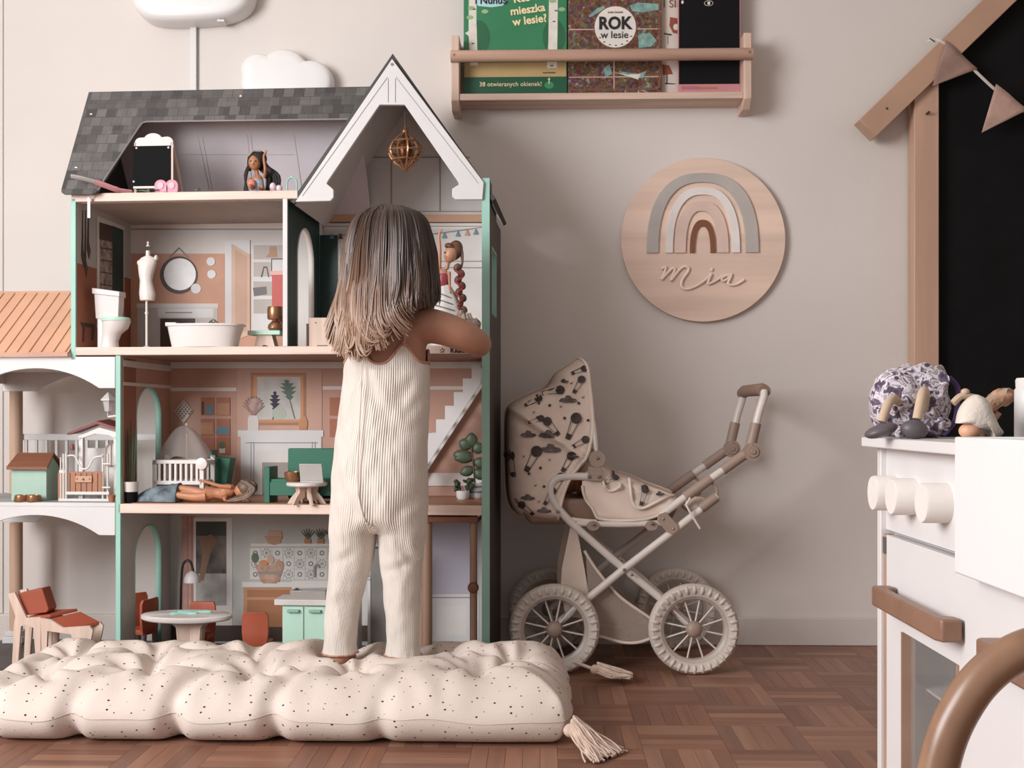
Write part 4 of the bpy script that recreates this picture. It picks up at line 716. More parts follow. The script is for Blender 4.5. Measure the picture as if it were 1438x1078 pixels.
for d in (-16, 16):
    t.part(t.mb().prism([(19, 831), (29, 829), (46, 864), (66, 863), (69, b), (60, b), (56, 878), (46, 873), (38, 876), (34, b-8), (42, b-6), (43, b), (25, b+0), (28, 872), (30, 862)], d-2, d+2), 'side_frame', pine_z)
    t.part(t.mb().prism([(66, 864), (80, 866), (98, 877), (136, 874), (141, 880), (130, b), (120, b), (110, 886), (76, 882), (74, b), (66, b)], d-2, d+2), 'foot_frame', pine_z)
def slab(pts, d0, d1): return t.mb().prism(pts, d0, d1)
t.part(slab([(29, 832), (64, 824), (74, 853), (71, 858), (41, 862)], -10, 14), 'back_cushion', rust, bevel=.002); t.part(t.mb().solid([(44, -14, 864), (78, -14, 860), (104, 14, 856), (66, 14, 858)], [(44, -14, 868), (78, -14, 864), (104, 14, 860), (66, 14, 862)]), 'seat_cushion', rust, bevel=.001); t.part(t.mb().solid([(76, -14, 866), (98, -14, 880), (136, 14, 874), (108, 14, 860)], [(76, -14, 869), (98, -14, 884), (136, 14, 878), (108, 14, 863)]), 'foot_cushion', rust, bevel=.001)
# ---------------------------------------------------------------- on the wall
def union_outline(circs, cx, cy, base, n=90):
    out = []
    for i in range(n):
        a = 2*math.pi*i/n; ux, uy = math.cos(a), math.sin(a); best = 0
        for x, y, r in circs:
            dx, dy = x-cx, y-cy; pr_ = dx*ux+dy*uy; dd = dx*dx+dy*dy-pr_*pr_
            if dd < r*r: best = max(best, pr_+math.sqrt(r*r-dd))
        if uy > 0: best = min(best, (base-cy)/uy)
        out.append((cx+ux*best, cy+uy*best))
    return out
lampw = mat('cloud_lamp_plastic', 'e0dddb', .4, var=.01)
def cloud(px, py, circs, base, dep, lab):
    t = T(W, 'cloud_lamp', lab, 'wall lamp', px, py, -.002, group='cloud lamps'); ol = union_outline(circs, px, py, base) if len(circs) > 1 else [(x, y) for x, y in smooth_path([(193, 0), (195, 14), (203, 27), (220, 37), (250, 40), (300, 38), (335, 32), (355, 19), (362, 0), (358, -22), (338, -40), (326, -62), (295, -80), (262, -72), (246, -52), (218, -46), (200, -26), (193, 0)], 5)[:-1]]
    rings = []
    for s_, d in ((1, 0), (1, -dep*.55), (.985, -dep*.75), (.95, -dep*.9), (.88, -dep*.97), (.7, -dep)): rings.append([(px+(x-px)*s_, d, py+(y-py)*s_) for x, y in ol])
    t.part(t.mb().loft(rings), 'cloud_shade', lampw, ang=60); return t
t = cloud(280, -20, [(280, -20, 1)], 37, 36, 'large white cloud lamp cut off by the top of the picture')
t.part(t.mb().box(312, 322, -24, -8, 36, 39), 'switch', white)
t.part(t.mb().box(268, 277, -5, 0, 36, 260), 'cable_duct', white, bevel=.001, label='white cable duct running down the wall')
cloud(405, 118, [(365, 103, 23), (402, 110, 36), (442, 120, 29), (405, 130, 36), (362, 122, 20)], 142, 24, 'smaller white cloud lamp peeking over the dollhouse roof')
# bookshelf
t = T(W, 'wall_book_ledge', 'pale wooden picture ledge with round rail on the wall', 'shelf', 845, 140, -.0, z=None); k = t.k; shelf_w = mat('beech', 'd5b7a6', .5, kind='wood', scale=4, var=.09); shelf_z = mat('beech_upright', 'd3b5a3', .5, kind='wood', axis='Z', scale=4, var=.09)
def q(px, py, y): p = W.P(px, py, y); return p
x0, x1 = q(645, 100, -.09)[0], q(1044, 100, -.09)[0]; zt, zb = q(845, 130, -.09)[2], q(845, 139.5, -.09)[2]
def wpart(mb, name, m, par, **kw):
    o = mb.build(name, m, **kw); par_l = par.location; o.parent = par; o.matrix_parent_inverse = Matrix.Translation(-Vector(par_l)); return o
wpart(MB().box(x0, x1, -.09, -.001, zb, zt), 'ledge_board', shelf_w, t.root, bevel=.0015)
wpart(MB().box(x0, x1, -.012, -.001, zt, zt+.09), 'back_strip', shelf_w, t.root)
ze, zf = q(645, 50, -.09)[2], q(645, 155, -.085)[2]
for x, s_ in ((x0, -1), (x1, 1)):
    wpart(MB().prism([(-.094, ze), (-.001, ze), (-.001, zf), (-.07, zf), (-.094, zf+.024)], min(x, x+s_*.021), max(x, x+s_*.021), 'yz'), 'end_panel', shelf_z, t.root, bevel=.002)
rz_ = q(845, 77.5, -.098)[2]
wpart(MB().cyl((x0-.022, -.098, rz_), (x1+.022, -.098, rz_), .0155, n=24), 'front_rail', mat('beech_rail', 'bf9a86', .45, kind='wood', scale=3, var=.14), t.root)
for x in (x0-.012, x1+.012): wpart(MB().cyl((x, -.1145, rz_), (x, -.112, rz_), .003, n=10), 'screw', steel, t.root)
# books: covers with printed sheets
def book(name, lab, pxa, pxb, ytop, m, dback, th, cat='book'):
    t = T(W, name, lab, cat, (pxa+pxb)/2, 0, dback, z=zt, group=None); b = t.py; wpx = th/t.k
    t.part(t.mb().box(pxa, pxb, 0, wpx, ytop, b), 'cover', m, bevel=.001)
    return t, b
def sheet(t, pts, m, name, lay=1): return t.part(t.mb().prism(pts, -.25*lay, .02), name, m)
gbk = mat('green_cover', '2f7a52', .35, var=.05)
t, b = book('green_picture_book', 'green picture book with birch trunks and cream Polish title', 651, 796, -75, gbk, -.045, .012)
sheet(t, rect(652, 88, 795, 108), mat('sand_print', 'b99d6c', .5), 'ground_print'); sheet(t, rect(651, 108, 796, b), mat('deep_green_print', '145238', .4), 'footer_print', 1.2)
birch = mat('birch_print', 'd8d2c8', .5, var=.06, scale=50); mark = mat('birch_mark', '38332f', .5); leafg = mat('leaf_pale_print', '8fae7c', .5); bush = mat('bush_print', '1f5e3c', .5)
for cx in (672, 790): sheet(t, circ(cx if cx < 700 else 778, 52, 16, 24), bush, 'bush_print')
sheet(t, [(659, -75), (670, -75), (669, 30), (671, 92), (660, 92), (658, 50), (653, 46), (658, 43)], birch, 'birch_trunk', 2); sheet(t, [(772, -75), (784, -75), (783, 40), (782, 96), (768, 96), (770, 60)], birch, 'birch_trunk', 2)
for x, y in ((662, 60), (664, 12), (663, -20), (776, 30), (779, 15), (773, 92), (778, -30)): sheet(t, rect(x, y, x+4, y+1.5), mark, 'bark_mark', 3)
for x, y in ((662, 11), (660, 24), (681, 16), (776, 2), (789, 14), (700, -15)): sheet(t, circ(x, y, 5, 3, 12), leafg, 'leaf_print', 3)
sheet(t, [(664, -30), (708, -30), (712, 0), (706, 8), (690, 10), (672, 8), (664, 2)], mat('sky_blue_print', 'a9d0d6', .5), 'title_cloud', 1.5)
def ptext(t, s, x, y, sz, m, bold=0, lay=3, rot=0, sx=1): return text(s, sz*t.k, ((x-t.px)*t.k, -.25*lay*t.k-.0004, (t.py-y)*t.k), (rad(90), rad(-rot), 0), m, t.root, bold=bold*t.k, ext=.0002, sx=sx)
ct = mat('cream_letter', 'e6d7a8', .5); bt = mat('black_letter', '1d1a1a', .5)
ptext(t, 'i Nunuś', 690, 1, 14, bt, .3); ptext(t, 'Kto', 733, -2, 16, ct, .45, rot=7); ptext(t, 'mieszka', 741, 14, 15.5, ct, .45, rot=7); ptext(t, 'w lesie?', 744, 29, 15.5, ct, .45, rot=7); ptext(t, '38 otwieranych okienek!', 717, 118.5, 8.8, ct, .03)
sheet(t, circ(771, 120, 6.5, 5, 16), mat('badge_green', '2f8a5c', .5), 'badge_print', 2); sheet(t, [(770.3, 118), (771.7, 118), (771.7, 112), (773, 112), (771, 109.5), (769, 112), (770.3, 112)], ct, 'badge_arrow', 3)
ptext(t, 'Anita Głowińska', 771, 102.6, 2.6, bt, .05)
fo = mat('forest_print', '5b3d30', .45, var=.3, scale=40)
def make_forest(m):
    N, L, bb = nodes_of(m); tc = N.new('ShaderNodeTexCoord'); v = N.new('ShaderNodeTexVoronoi'); v.inputs['Scale'].default_value = 160; L.new(tc.outputs['Object'], v.inputs['Vector'])
    n = N.new('ShaderNodeTexNoise'); n.inputs['Scale'].default_value = 55; n.inputs['Detail'].default_value = 8; n.inputs['Distortion'].default_value = 1.5; L.new(tc.outputs['Object'], n.inputs['Vector'])
    r = N.new('ShaderNodeValToRGB'); e = r.color_ramp.elements; e[0].position = .36; e[0].color = lin('241814'); e[1].position = .7; e[1].color = lin('b5aca2')
    for p_, c_ in ((.44, '5e3320'), (.5, '3a2820'), (.55, '8a5a3c'), (.6, '3c2e28'), (.64, '5a7a70')): x = e.new(p_); x.color = lin(c_)
    L.new(n.outputs['Fac'], r.inputs[0]); mx = N.new('ShaderNodeMix'); mx.data_type = 'RGBA'; mx.inputs[0].default_value = .07; L.new(r.outputs[0], mx.inputs[6]); L.new(v.outputs['Color'], mx.inputs[7])
    hs = N.new('ShaderNodeHueSaturation'); hs.inputs['Saturation'].default_value = 1.2; hs.inputs['Value'].default_value = .85; L.new(mx.outputs[2], hs.inputs['Color']); L.new(hs.outputs[0], bb.inputs['Base Color'])
make_forest(fo)
t, b = book('forest_picture_book', 'brown forest picture book with round white title disc', 798, 929, -80, fo, -.046, .012)
for y, a in ((41, 798), (108, 798)): sheet(t, rect(799, y-.7, 928, y+.7), MATS['door_panel_print'], 'panel_rule')
sheet(t, rect(861.5, 64, 863, 127), MATS['door_panel_print'], 'panel_rule'); sheet(t, rect(924.5, -80, 927, 128), mat('rust_rule', '7c4a33', .5), 'edge_rule', 1.2); sheet(t, rect(799, 124.5, 928, 126.5), MATS['rust_rule'], 'edge_rule', 1.2)
tg = mat('teal_fog_print', '7fa39c', .5, var=.2, scale=50)
for p in ([(826, 22), (838, 12), (848, 8), (850, 12), (836, 20), (829, 24)], [(884, 8), (895, 4), (925, 6), (926, 14), (902, 18), (888, 16)], [(896, 50), (912, 46), (922, 58), (914, 66), (897, 68)], [(868, 100), (896, 104), (908, 100), (902, 110), (880, 108)], [(848, 96), (856, 90), (860, 104), (850, 108)]): sheet(t, p, tg, 'fog_print', 1.1)
sheet(t, [(862, 101), (880, 105), (900, 104), (896, 112), (884, 108)], birch, 'birch_print', 1.3)
sheet(t, circ(864, 38, 30.5), MATS['rust_rule'], 'title_rim', 1.5); sheet(t, circ(864, 38, 29), mat('paper_white', 'ddd7d0', .5), 'title_disc', 2)
ptext(t, 'ROK', 863.5, 33.5, 24, bt, .9, sx=.92); ptext(t, 'w lesie', 863, 49.5, 14, bt, .15); ptext(t, 'Emilia Dziubak', 864, 17.5, 3.6, mat('red_letter', '8a4a3a', .5), .05)
for a in range(215, 330, 19): sheet(t, [(864+26*math.cos(rad(-a))+2*u, 38+26*math.sin(rad(-a))+v) for u, v in ((-1, 0), (0, -1), (1, 0), (0, 1))], mark, 'twig_print', 2.6)
t, b = book('cream_picture_book', 'cream picture book with brown figure, mostly behind the dark tablet', 920, 985, -60, mat('cream_cover', 'd2c4ba', .5, var=.05), -.03, .012)
ptext(t, 'I SIL', 944, 6, 15, mat('brown_letter', '7c5a4a', .5), 0)
rp_ = mat('russet_print', '8f4b35', .5, var=.1, scale=50); sheet(t, [(941, 24), (953, 26), (953, 48), (945, 46), (940, 36)], rp_, 'russet_shape'); sheet(t, circ(949, 38, 3.5, 4.5, 14), birch, 'pale_patch', 2); sheet(t, [(932, 46), (944, 48), (942, 50), (933, 48)], mark, 'dark_stroke'); sheet(t, rect(937.5, 50, 938.3, 62), mark, 'dark_stroke'); sheet(t, [(930, 90), (940, 92), (945, 104), (931, 105)], rp_, 'russet_shape'); sheet(t, rect(936, 104, 937.5, 118), mark, 'dark_stroke'); sheet(t, [(934, 116), (950, 117.5), (946, 118.5), (934, 118)], mark, 'dark_stroke')
t, b = book('drawing_tablet', 'black drawing tablet with pink edge standing on the ledge', 952, 1040, -45, mat('pink_tablet', 'c98a8f', .4), -.05, .007, 'tablet')
t.part(t.mb().box(953.5, 1038, -1, .5, -43, 118), 'screen', mat('tablet_black', '0a0a0c', .55, var=.02, spec=.2)); t.part(t.mb().box(982, 1007, -.8, 0, 122, 125), 'stylus_slot', mat('orange_slot', 'b9785a', .4)); t.part(t.mb().box(957, 982, -.6, 0, 121, 125), 'pen_clip', mat('pink_deep', 'b5707a', .4))
t.part(t.mb().tube([(995+6*math.cos(rad(a)), -1.3, 5+3.6*math.sin(rad(a))) for a in range(0, 360, 20)], .35, 5, closed=True), 'button_ring', offwhite); t.part(t.mb().box(993.5, 997, -1.5, -1, 3, 7), 'button_mark', offwhite); t.part(t.mb().ell((958.5, -1, 3), (1.8, .5, 2.5), 10, 6), 'lamp_mark', offwhite)
# round name sign
t = T(W, 'round_name_sign', 'round plywood sign with rainbow and the name Mia', 'sign', 986.5, 337.5, -.006); ply = mat('plywood', 'e0c4b3', .55, kind='wood', scale=2.2, var=.07)
t.part(t.mb().lathe([(114, 0), (114.5, -1), (114.5, -6), (114, -6.5)], (986.5, 0, 337.5), 96, 'y'), 'disc', ply)
cols = (mat('rainbow_grey', 'b3aca6', .6), mat('rainbow_white', 'e3dcd8', .6), mat('rainbow_blush', 'd9beb1', .6), mat('rainbow_brown', '7f4f34', .6))
def arch_line(cx, hw, top, bot, n=30): return [(cx+hw*math.copysign(abs(math.cos(math.pi*i/n))**.8, math.cos(math.pi*i/n)), bot-(bot-top)*math.sin(math.pi*i/n)**.8) for i in range(n+1)]
for c_, (xa_, xb_, ta, xc_, xd_, tb) in zip(cols, ((907.6, 1063.4, 244.6, 923.9, 1045.4, 257.6), (934, 1037.4, 264.6, 944, 1026.6, 275), (946.4, 1021.6, 284, 962, 1005.8, 297.7), (967.7, 1003.3, 310, 974.5, 996.5, 319))):
    o_ = arch_line((xa_+xb_)/2, (xb_-xa_)/2, ta, 356); i_ = arch_line((xc_+xd_)/2, (xd_-xc_)/2, tb, 356)
    t.part(t.mb().prism(o_+i_[::-1], -9.5, -6), 'rainbow_band', c_, bevel=.0006)
sc = lambda P: [(850+x*.2505, -8.8, 200+y*.2505) for x, y in P]
nm = t.mb()
for P in ([(312, 712), (336, 702), (326, 740), (312, 770), (345, 735), (372, 710), (386, 714), (376, 745), (365, 776), (385, 750), (415, 714), (440, 699), (462, 708), (456, 732), (432, 765), (421, 800), (434, 820), (462, 824), (505, 808), (545, 782), (576, 756), (590, 740)], [(590, 740), (576, 772), (570, 795), (592, 790), (625, 772), (652, 752), (680, 748), (698, 752)], [(698, 750), (668, 752), (646, 768), (656, 780), (682, 766), (700, 744), (692, 768), (682, 792), (697, 803), (730, 798), (770, 774)]):
    sp = smooth_path(sc(P), 5); nm.tube(sp, 1.9, 8, flat=1.0)
nm.ell((850+592*.2505, -8, 200+716*.2505), (2.6, 1.4, 2.6), 12, 8); t.part(nm, 'name_lettering', mat('light_ply', 'ecd6c7', .55))
# house-shaped blackboard frame
t = T(W, 'blackboard', 'large matte blackboard in a house-shaped wooden frame', 'blackboard', 1370, 900, -.02, z=0); b = t.py; bw_ = mat('frame_pine', 'c29d86', .5, kind='wood', axis='Z', scale=2.5, var=.07); bx_ = mat('frame_pine_slope', 'b28f78', .5, var=.06, scale=5)
xr = 1312; roofx = 1660; cxr = (1312+roofx)/2
t.part(t.mb().prism([(1306, 112), (cxr, -62), (roofx+5, 112), (roofx+5, b), (1306, b)], -4, 6), 'chalk_surface', mat('chalkboard', '09090a', .85, var=.2, scale=14, spec=.25))
for x in (1278, roofx): t.part(t.mb().box(x, x+34, -20, 8, 128 if x > 1300 else 119, b), 'post', bw_, bevel=.002)
def beam(a, c_): 
    d_ = Vector((c_[0]-a[0], c_[1]-a[1])).normalized(); n_ = Vector((-d_.y, d_.x))*16.5
    return [(a[0]-n_.x, a[1]-n_.y), (c_[0]-n_.x, c_[1]-n_.y), (c_[0]+n_.x, c_[1]+n_.y), (a[0]+n_.x, a[1]+n_.y)]
t.part(t.mb().prism(beam((1210.5, 187), (cxr+12, -92)), -31, -3), 'roof_beam', bx_, bevel=.002); t.part(t.mb().prism(beam((2*cxr-1210.5, 187), (cxr-12, -92)), -31, -3), 'roof_beam', bx_, bevel=.002)
for x, y in ((1237, 160), (1295, 165)): t.part(t.mb().cyl((x, -31.6 if x < 1250 else -20.6, y), (x, -30, y), 1.8, n=8), 'knot', darkbrown)
t = T(W, 'pennant_string', 'string of beige triangular pennants hung over the blackboard', 'bunting', 1345, 100, -.075); lin_ = mat('beige_linen', 'b9998a', .85, var=.08, scale=30, bump=.3, bscale=300); tape = mat('white_tape', 'd8cfc8', .7)
t.part(t.mb().tube(smooth_path([(1305, 8, 56), (1313, 2, 54), (1324, -2, 60), (1345, -3, 78), (1372, -2, 104), (1396, -1, 126), (1425, -1, 148), (1452, 0, 166), (1490, 0, 184)]), 2.6, 6, flat=.35), 'tape', tape)
for i, P in enumerate(([(1327, 58), (1371, 98), (1308, 122)], [(1396, 120), (1440, 156), (1376, 188)], [(1462, 170), (1506, 190), (1460, 235)])):
    rows = [[(P[0][0]+(P[1][0]-P[0][0])*u*(1-v)+(P[2][0]-P[0][0])*v*1.0+0*(u), -5-1.2*math.sin(u*6)*(1-v), P[0][1]+(P[1][1]-P[0][1])*u*(1-v)+(P[2][1]-P[0][1])*v) for u in [k/8 for k in range(9)]] for v in [k/8 for k in range(9)]]
    o = t.part(t.mb().grid(rows), 'pennant', [mat('taupe_linen', '9a7c70', .85, var=.08, scale=30, bump=.3, bscale=300), lin_, lin_][i]); o.modifiers.new('s', 'SOLIDIFY').thickness = .002
t.part(t.mb().tube([(1313, -1, 59), (1305, -3, 54.5)], .9, 6), 'nail', steel)
# ---------------------------------------------------------------- doll pram
_p = W.P(875, 944, -.343); PR = Frame(_p[0], -.343, 2.0)
t = T(PR, 'doll_pram', 'beige doll pram with balloon-print hood, spoked wheels and mesh basket', 'pram', 875, 944, 0, z=0); b = t.py; WD = 150
metal = mat('greige_enamel', 'd3c9c1', .35, var=.03); tyre = mat('greige_tyre', 'c6bab0', .55, var=.04); plas = mat('taupe_plastic', '9b8578', .5, var=.05); grip = mat('taupe_foam', '8a7162', .8, var=.08, bump=.3); fab = mat('pram_canvas', 'e0ccbf', .85, var=.04, scale=14, bump=.15, bscale=400)
def wheel(cx, d, R=63.5):
    cy = b-R; w_ = t.part(t.mb().lathe([(R-17, -8), (R-5, -11), (R-1, -7), (R, 0), (R-1, 7), (R-5, 11), (R-17, 8), (R-19, 0), (R-17, -8)], (cx, d, cy), 64, 'y', caps=False), 'wheel', tyre)
    tr = t.mb()
    for i in range(32):
        a = 2*math.pi*i/32
        for s_ in (-1, 1): tr.ell((cx+(R-8)*math.cos(a), d+s_*9.6, cy+(R-8)*math.sin(a)), (6.2, 2.6, 3), 8, 6, Matrix.Rotation(-a, 3, 'Y'))
    t.part(tr, 'tread', tyre, w_, kind='stuff'); t.part(t.mb().lathe([(R-21, -6), (R-16.5, -8.5), (R-15.5, 0), (R-16.5, 8.5), (R-21, 6), (R-22, 0), (R-21, -6)], (cx, d, cy), 64, 'y', caps=False), 'rim', mat('rim_plastic', 'b0a298', .4), w_)
    for i in range(12): a = 2*math.pi*(i+.4)/12; t.part(t.mb().cyl((cx+6*math.cos(a), d-2, cy+6*math.sin(a)), (cx+(R-20)*math.cos(a), d, cy+(R-20)*math.sin(a)), 1.3, n=6), 'spoke', metal, w_)
    t.part(t.mb().lathe([(2, -13), (7, -12), (10.5, -9), (11.5, -5), (11, 6)], (cx, d, cy), 24, 'y'), 'hub_cap', plas, w_); return w_
cyw = b-63.5
for cx in (778, 973):
    for d in (-6, WD+6): wheel(cx, d)
for cx in (778, 973): t.part(t.mb().cyl((cx, 0, cyw), (cx, WD, cyw), 3, n=10), 'axle', metal)
R1 = 5.6
for d in (6, WD-6):
    t.part(t.mb().tube(smooth_path([(838, d, 669.5), (805, d, 669), (785, d, 671), (775, d, 680), (774, d, 694), (782, d, 711), (800, d, 732)], 5)+[(860, d, 785), (925, d, 838), (973, d, cyw)], R1, 12), 'front_tube', metal)
    t.part(t.mb().tube([(778, d+4, cyw), (876, d-5, 799), (948, d-5, 744), (1008, d-5, 697)], R1, 12), 'rear_tube', metal)
    t.part(t.mb().tube([(810, d, 735), (870, d, 737), (928, d, 735)], 4.4, 10), 'cradle_bar', metal)
    t.part(t.mb().tube([(928, d-6, 724), (955, d-6, 703), (1010, d-6, 664), (1052, d-6, 634)], R1, 12), 'handle_tube', metal)
    t.part(t.mb().tube([(962, d-6, 698), (998, d-6, 672)], R1+1.8, 12), 'sleeve', plas); t.part(t.mb().tube([(1015, d-6, 660), (1046, d-6, 638)], R1+1.8, 12), 'sleeve', plas); t.part(t.mb().tube([(984, d-5, 714), (1006, d-5, 698)], R1+1.6, 12), 'sleeve', plas)
    t.part(t.mb().tube(smooth_path([(1000, d-6, 678), (1006, d-6, 684), (1007, d-6, 693), (1000, d-6, 703)], 4), 2.2, 8), 'lock_loop', plas)
    t.part(t.mb().lathe([(13, -7), (13, 0), (12, 2)], (1056, d-6, 634), 28, 'y').lathe([(8, -9), (8.5, -7)], (1056, d-6, 634), 20, 'y').lathe([(3, -11), (3.6, -9)], (1056, d-6, 634), 14, 'y'), 'hinge_disc', plas)
    t.part(t.mb().tube([(1054, d-6, 628), (1062, d-6, 594)], R1+2, 12), 'upper_sleeve', plas)
    t.part(t.mb().tube([(1061, d-6, 600), (1066, d-6, 580), (1074, d-4, 556), (1075, d, 549)], R1, 12), 'handle_upright', metal)
    t.part(t.mb().lathe([(11.5, -8), (11.5, 0), (10.5, 2)], (838.5, d, 644), 26, 'y'), 'hood_hinge', plas); t.part(t.mb().box(826, 845, d-7, d+3, 655, 675), 'hood_bracket', plas, bevel=.001)
    t.part(t.mb().tube([(838, d, 634), (836, d, 615), (833, d, 590)], [2.6, 3.6, 3.6], 8), 'hood_stay', metal)
    t.part(t.mb().prism([(924, 722), (934, 718), (951, 736), (952, 744), (943, 750), (934, 745), (922, 730)], d-13, d-9), 'joint_plate', plas, bevel=.001)
    for x in (833, 915): t.part(t.mb().prism(arc(x, 738, 9, 7, 0, 345, 16), d-5.5, d-4.4 if d < 50 else d-3), 'pivot_plate', plas)
    for x, y in ((783, 718), (833, 736), (915, 735), (931, 728), (945, 742), (876, 799), (887, 806), (967, 700), (1060, 601), (1026, 651), (839, 643), (827, 669), (841, 669), (960, 705)): t.part(t.mb().ell((x, d-8.5 if y < 780 and x not in (931, 945) else d-12, y), (2.4, 2, 2.4), 10, 6), 'rivet', steel)
t.part(t.mb().tube([(1075, 4, 549), (1075, 20, 546), (1075, WD-20, 546), (1075, WD-4, 549)], 9, 14), 'grip', grip)
t.part(t.mb().tube([(968, -9, 698), (962, -10, 708), (966, -12, 716), (981, -12, 741)], 1.6, 8), 'lever_wire', metal)
for x in (876,): t.part(t.mb().cyl((x, 0, 799), (x, WD, 799), 2.5, n=8), 'cross_bar', metal)
# hood: two side sheets meeting along the back and top, open at the rim
A = smooth_path([(784, 736), (752, 734), (724, 725), (712, 702), (709, 660), (708, 620), (709, 582), (716, 566), (742, 552), (768, 541), (782, 522), (800, 511), (816, 500)], 5); B = smooth_path([(784, 736), (786, 718), (790, 700), (797, 680), (806, 664), (816, 652), (825, 640), (830, 622), (833, 600), (832, 575), (829, 545), (825, 515), (816, 500)], 5)
HW = WD/2-4
def hood_pt(i, j, n=14):
    a, b_ = A[i], B[i]; tt = j/n; L = math.hypot(b_[0]-a[0], b_[1]-a[1]); x, y = a[0]+(b_[0]-a[0])*tt, a[1]+(b_[1]-a[1])*tt
    e = min(1, tt*L/36); wv = HW*math.sqrt(max(0, 1-(1-e)**2))**.8
    # fold lines of the folding hood
    f = 0
    for (fx0, fy0, fx1, fy1, am, wd) in ((712, 570, 822, 645, 8, 4.5), (722, 583, 815, 650, -6, 6), (770, 545, 822, 640, -3.5, 7), (806, 512, 826, 625, -3, 6), (745, 553, 820, 640, -2, 8), (720, 600, 800, 690, -1.5, 16), (725, 720, 790, 700, -1.5, 10)):
        dx, dy = fx1-fx0, fy1-fy0; l_ = math.hypot(dx, dy); s_ = ((x-fx0)*dx+(y-fy0)*dy)/l_/l_; dd = ((x-fx0)*dy-(y-fy0)*dx)/l_
        if -.05 < s_ < 1.05: f += am*math.exp(-(dd/wd)**2)*min(1, e*1.5)
    return x, y, wv+f+1.5*noise.noise((x*.05, y*.05, 3))
hd = t.mb(); grid_pts = []
for side_ in (-1, 1):
    rows = []
    for i in range(len(A)):
        r_ = []
        for j in range(15):
            x, y, wv = hood_pt(i, j); r_.append((x, WD/2+side_*wv, y))
            if side_ < 0: grid_pts.append((x, y, WD/2-wv))
        rows.append(r_)
    hd.grid(rows)
hood = t.part(hd, 'hood', fab, recalc=False, ang=60); hood.modifiers.new('s', 'SOLIDIFY').thickness = .003
rim = t.mb()
for side_ in (-1, 1): rim.tube([(x, WD/2+side_*wv, y) for x, y, wv in [hood_pt(i, 14) for i in range(len(B))]], 2.4, 8)
t.part(rim, 'hood_rim', mat('rim_piping', 'e2d2c6', .8), hood)
def dep(x, y): return min(grid_pts, key=lambda g_: (g_[0]-x)**2+(g_[1]-y)**2)[2]
inkp = mat('dark_print', '4a403e', .8, var=.2, scale=90); inkg = mat('grey_print', '6b5f5b', .8, var=.2, scale=90); inkr = mat('rust_print', '97664f', .8)
pm = {'k': t.mb(), 'g': t.mb(), 'r': t.mb()}
def decal(key, pts, off=2.0, fn=None):
    fn = fn or dep; cx = sum(p[0] for p in pts)/len(pts); cy = sum(p[1] for p in pts)/len(pts); n = len(pts)
    vs = [(cx, fn(cx, cy)-off, cy)]+[(x, fn(x, y)-off, y) for x, y in pts]; pm[key].add(vs, [(0, i+1, (i+1) % n+1) for i in range(n)])
def balloon(x, y, a, s=1.0, fn=None):
    c_, n_ = math.cos(rad(a)), math.sin(rad(a)); R = lambda u, v: (x+(u*c_-v*n_)*s, y+(u*n_+v*c_)*s)
    decal('k', [R(8*math.cos(q_*math.pi/7), -14+8*math.sin(q_*math.pi/7)) for q_ in range(14)], fn=fn); decal('g', [R(u-.9+w_, v) for u, v, w_ in ((-5, -8, 0), (-5, -8, 1.2), (-3, 10, 1.2), (-3, 10, 0))], fn=fn); decal('g', [R(u-.3+w_, v) for u, v, w_ in ((5, -8, 0), (5, -8, 1.2), (3, 10, 1.2), (3, 10, 0))], fn=fn); decal('k', [R(u, v) for u, v in ((-4.5, 10), (4.5, 10), (3.5, 18), (-3.5, 18))], fn=fn)
def cloudp(x, y, s=1, fn=None): decal('g', [(x+u*s, y+v*s) for u, v in ((-12, 3), (-9, -1), (-5, -1), (-2, -5), (3, -4), (5, -1), (10, 0), (12, 3), (6, 5), (-4, 5))], fn=fn)
for a in ((747, 646, 28, 1), (804, 600, 22, 1), (718, 654, -12, 1), (797, 650, 30, .8), (812, 541, 30, .7), (776, 549, 80, .8), (771, 698, 30, .7), (776, 600, -40, .8), (814, 622, 60, .7), (748, 563, 60, .7), (752, 590, 70, .6), (740, 716, -50, .7), (783, 680, 25, .8), (813, 520, 70, .6)): balloon(*a)
for a in ((742, 609, 1), (773, 629, 1.3), (770, 609, 1.2), (741, 698, .9), (764, 716, .9), (798, 560, 1.1), (792, 534, .6), (806, 640, .6)): cloudp(*a)
for x, y in ((757, 566), (772, 569), (755, 586), (759, 657), (743, 665), (764, 683), (813, 566), (793, 587), (826, 590)): decal('k', circ(x, y, 2.1, n=10))
for x, y in ((788, 570), (772, 645), (750, 578), (752, 681), (819, 557), (736, 640), (757, 704), (803, 537)): decal('r', [(x-2, y-1), (x, y+.5), (x+2, y-2), (x+.5, y+2), (x-1.5, y+2)])
# cover over the cot
CA = smooth_path([(817, 668), (826, 656), (838, 652), (850, 655), (868, 664), (890, 670), (915, 681), (938, 689), (955, 697)], 5); CB = smooth_path([(818, 682), (822, 700), (834, 716), (840, 728), (862, 731), (885, 731), (910, 729), (935, 720), (953, 706)], 5)
cv = t.mb(); cpts = []
for side_ in (-1, 1):
    rows = []
    for i in range(len(CA)):
        r_ = []
        for j in range(11):
            a, c_ = CA[i], CB[i]; tt = j/10; L = math.hypot(c_[0]-a[0], c_[1]-a[1]); e = min(1, tt*L/13); x, y = a[0]+(c_[0]-a[0])*tt, a[1]+(c_[1]-a[1])*tt
            wv = (HW-3)*math.sqrt(max(0, 1-(1-e)**2))+3.0*tt*math.sin((x*.6-y*.9)*.14)*e; r_.append((x, WD/2+side_*wv, y)); 
            if side_ < 0: cpts.append((x, y, WD/2-wv))
        rows.append(r_)
    cv.grid(rows)
cvo = t.part(cv, 'apron_cover', fab, recalc=False, ang=60); cvo.modifiers.new('s', 'SOLIDIFY').thickness = .003
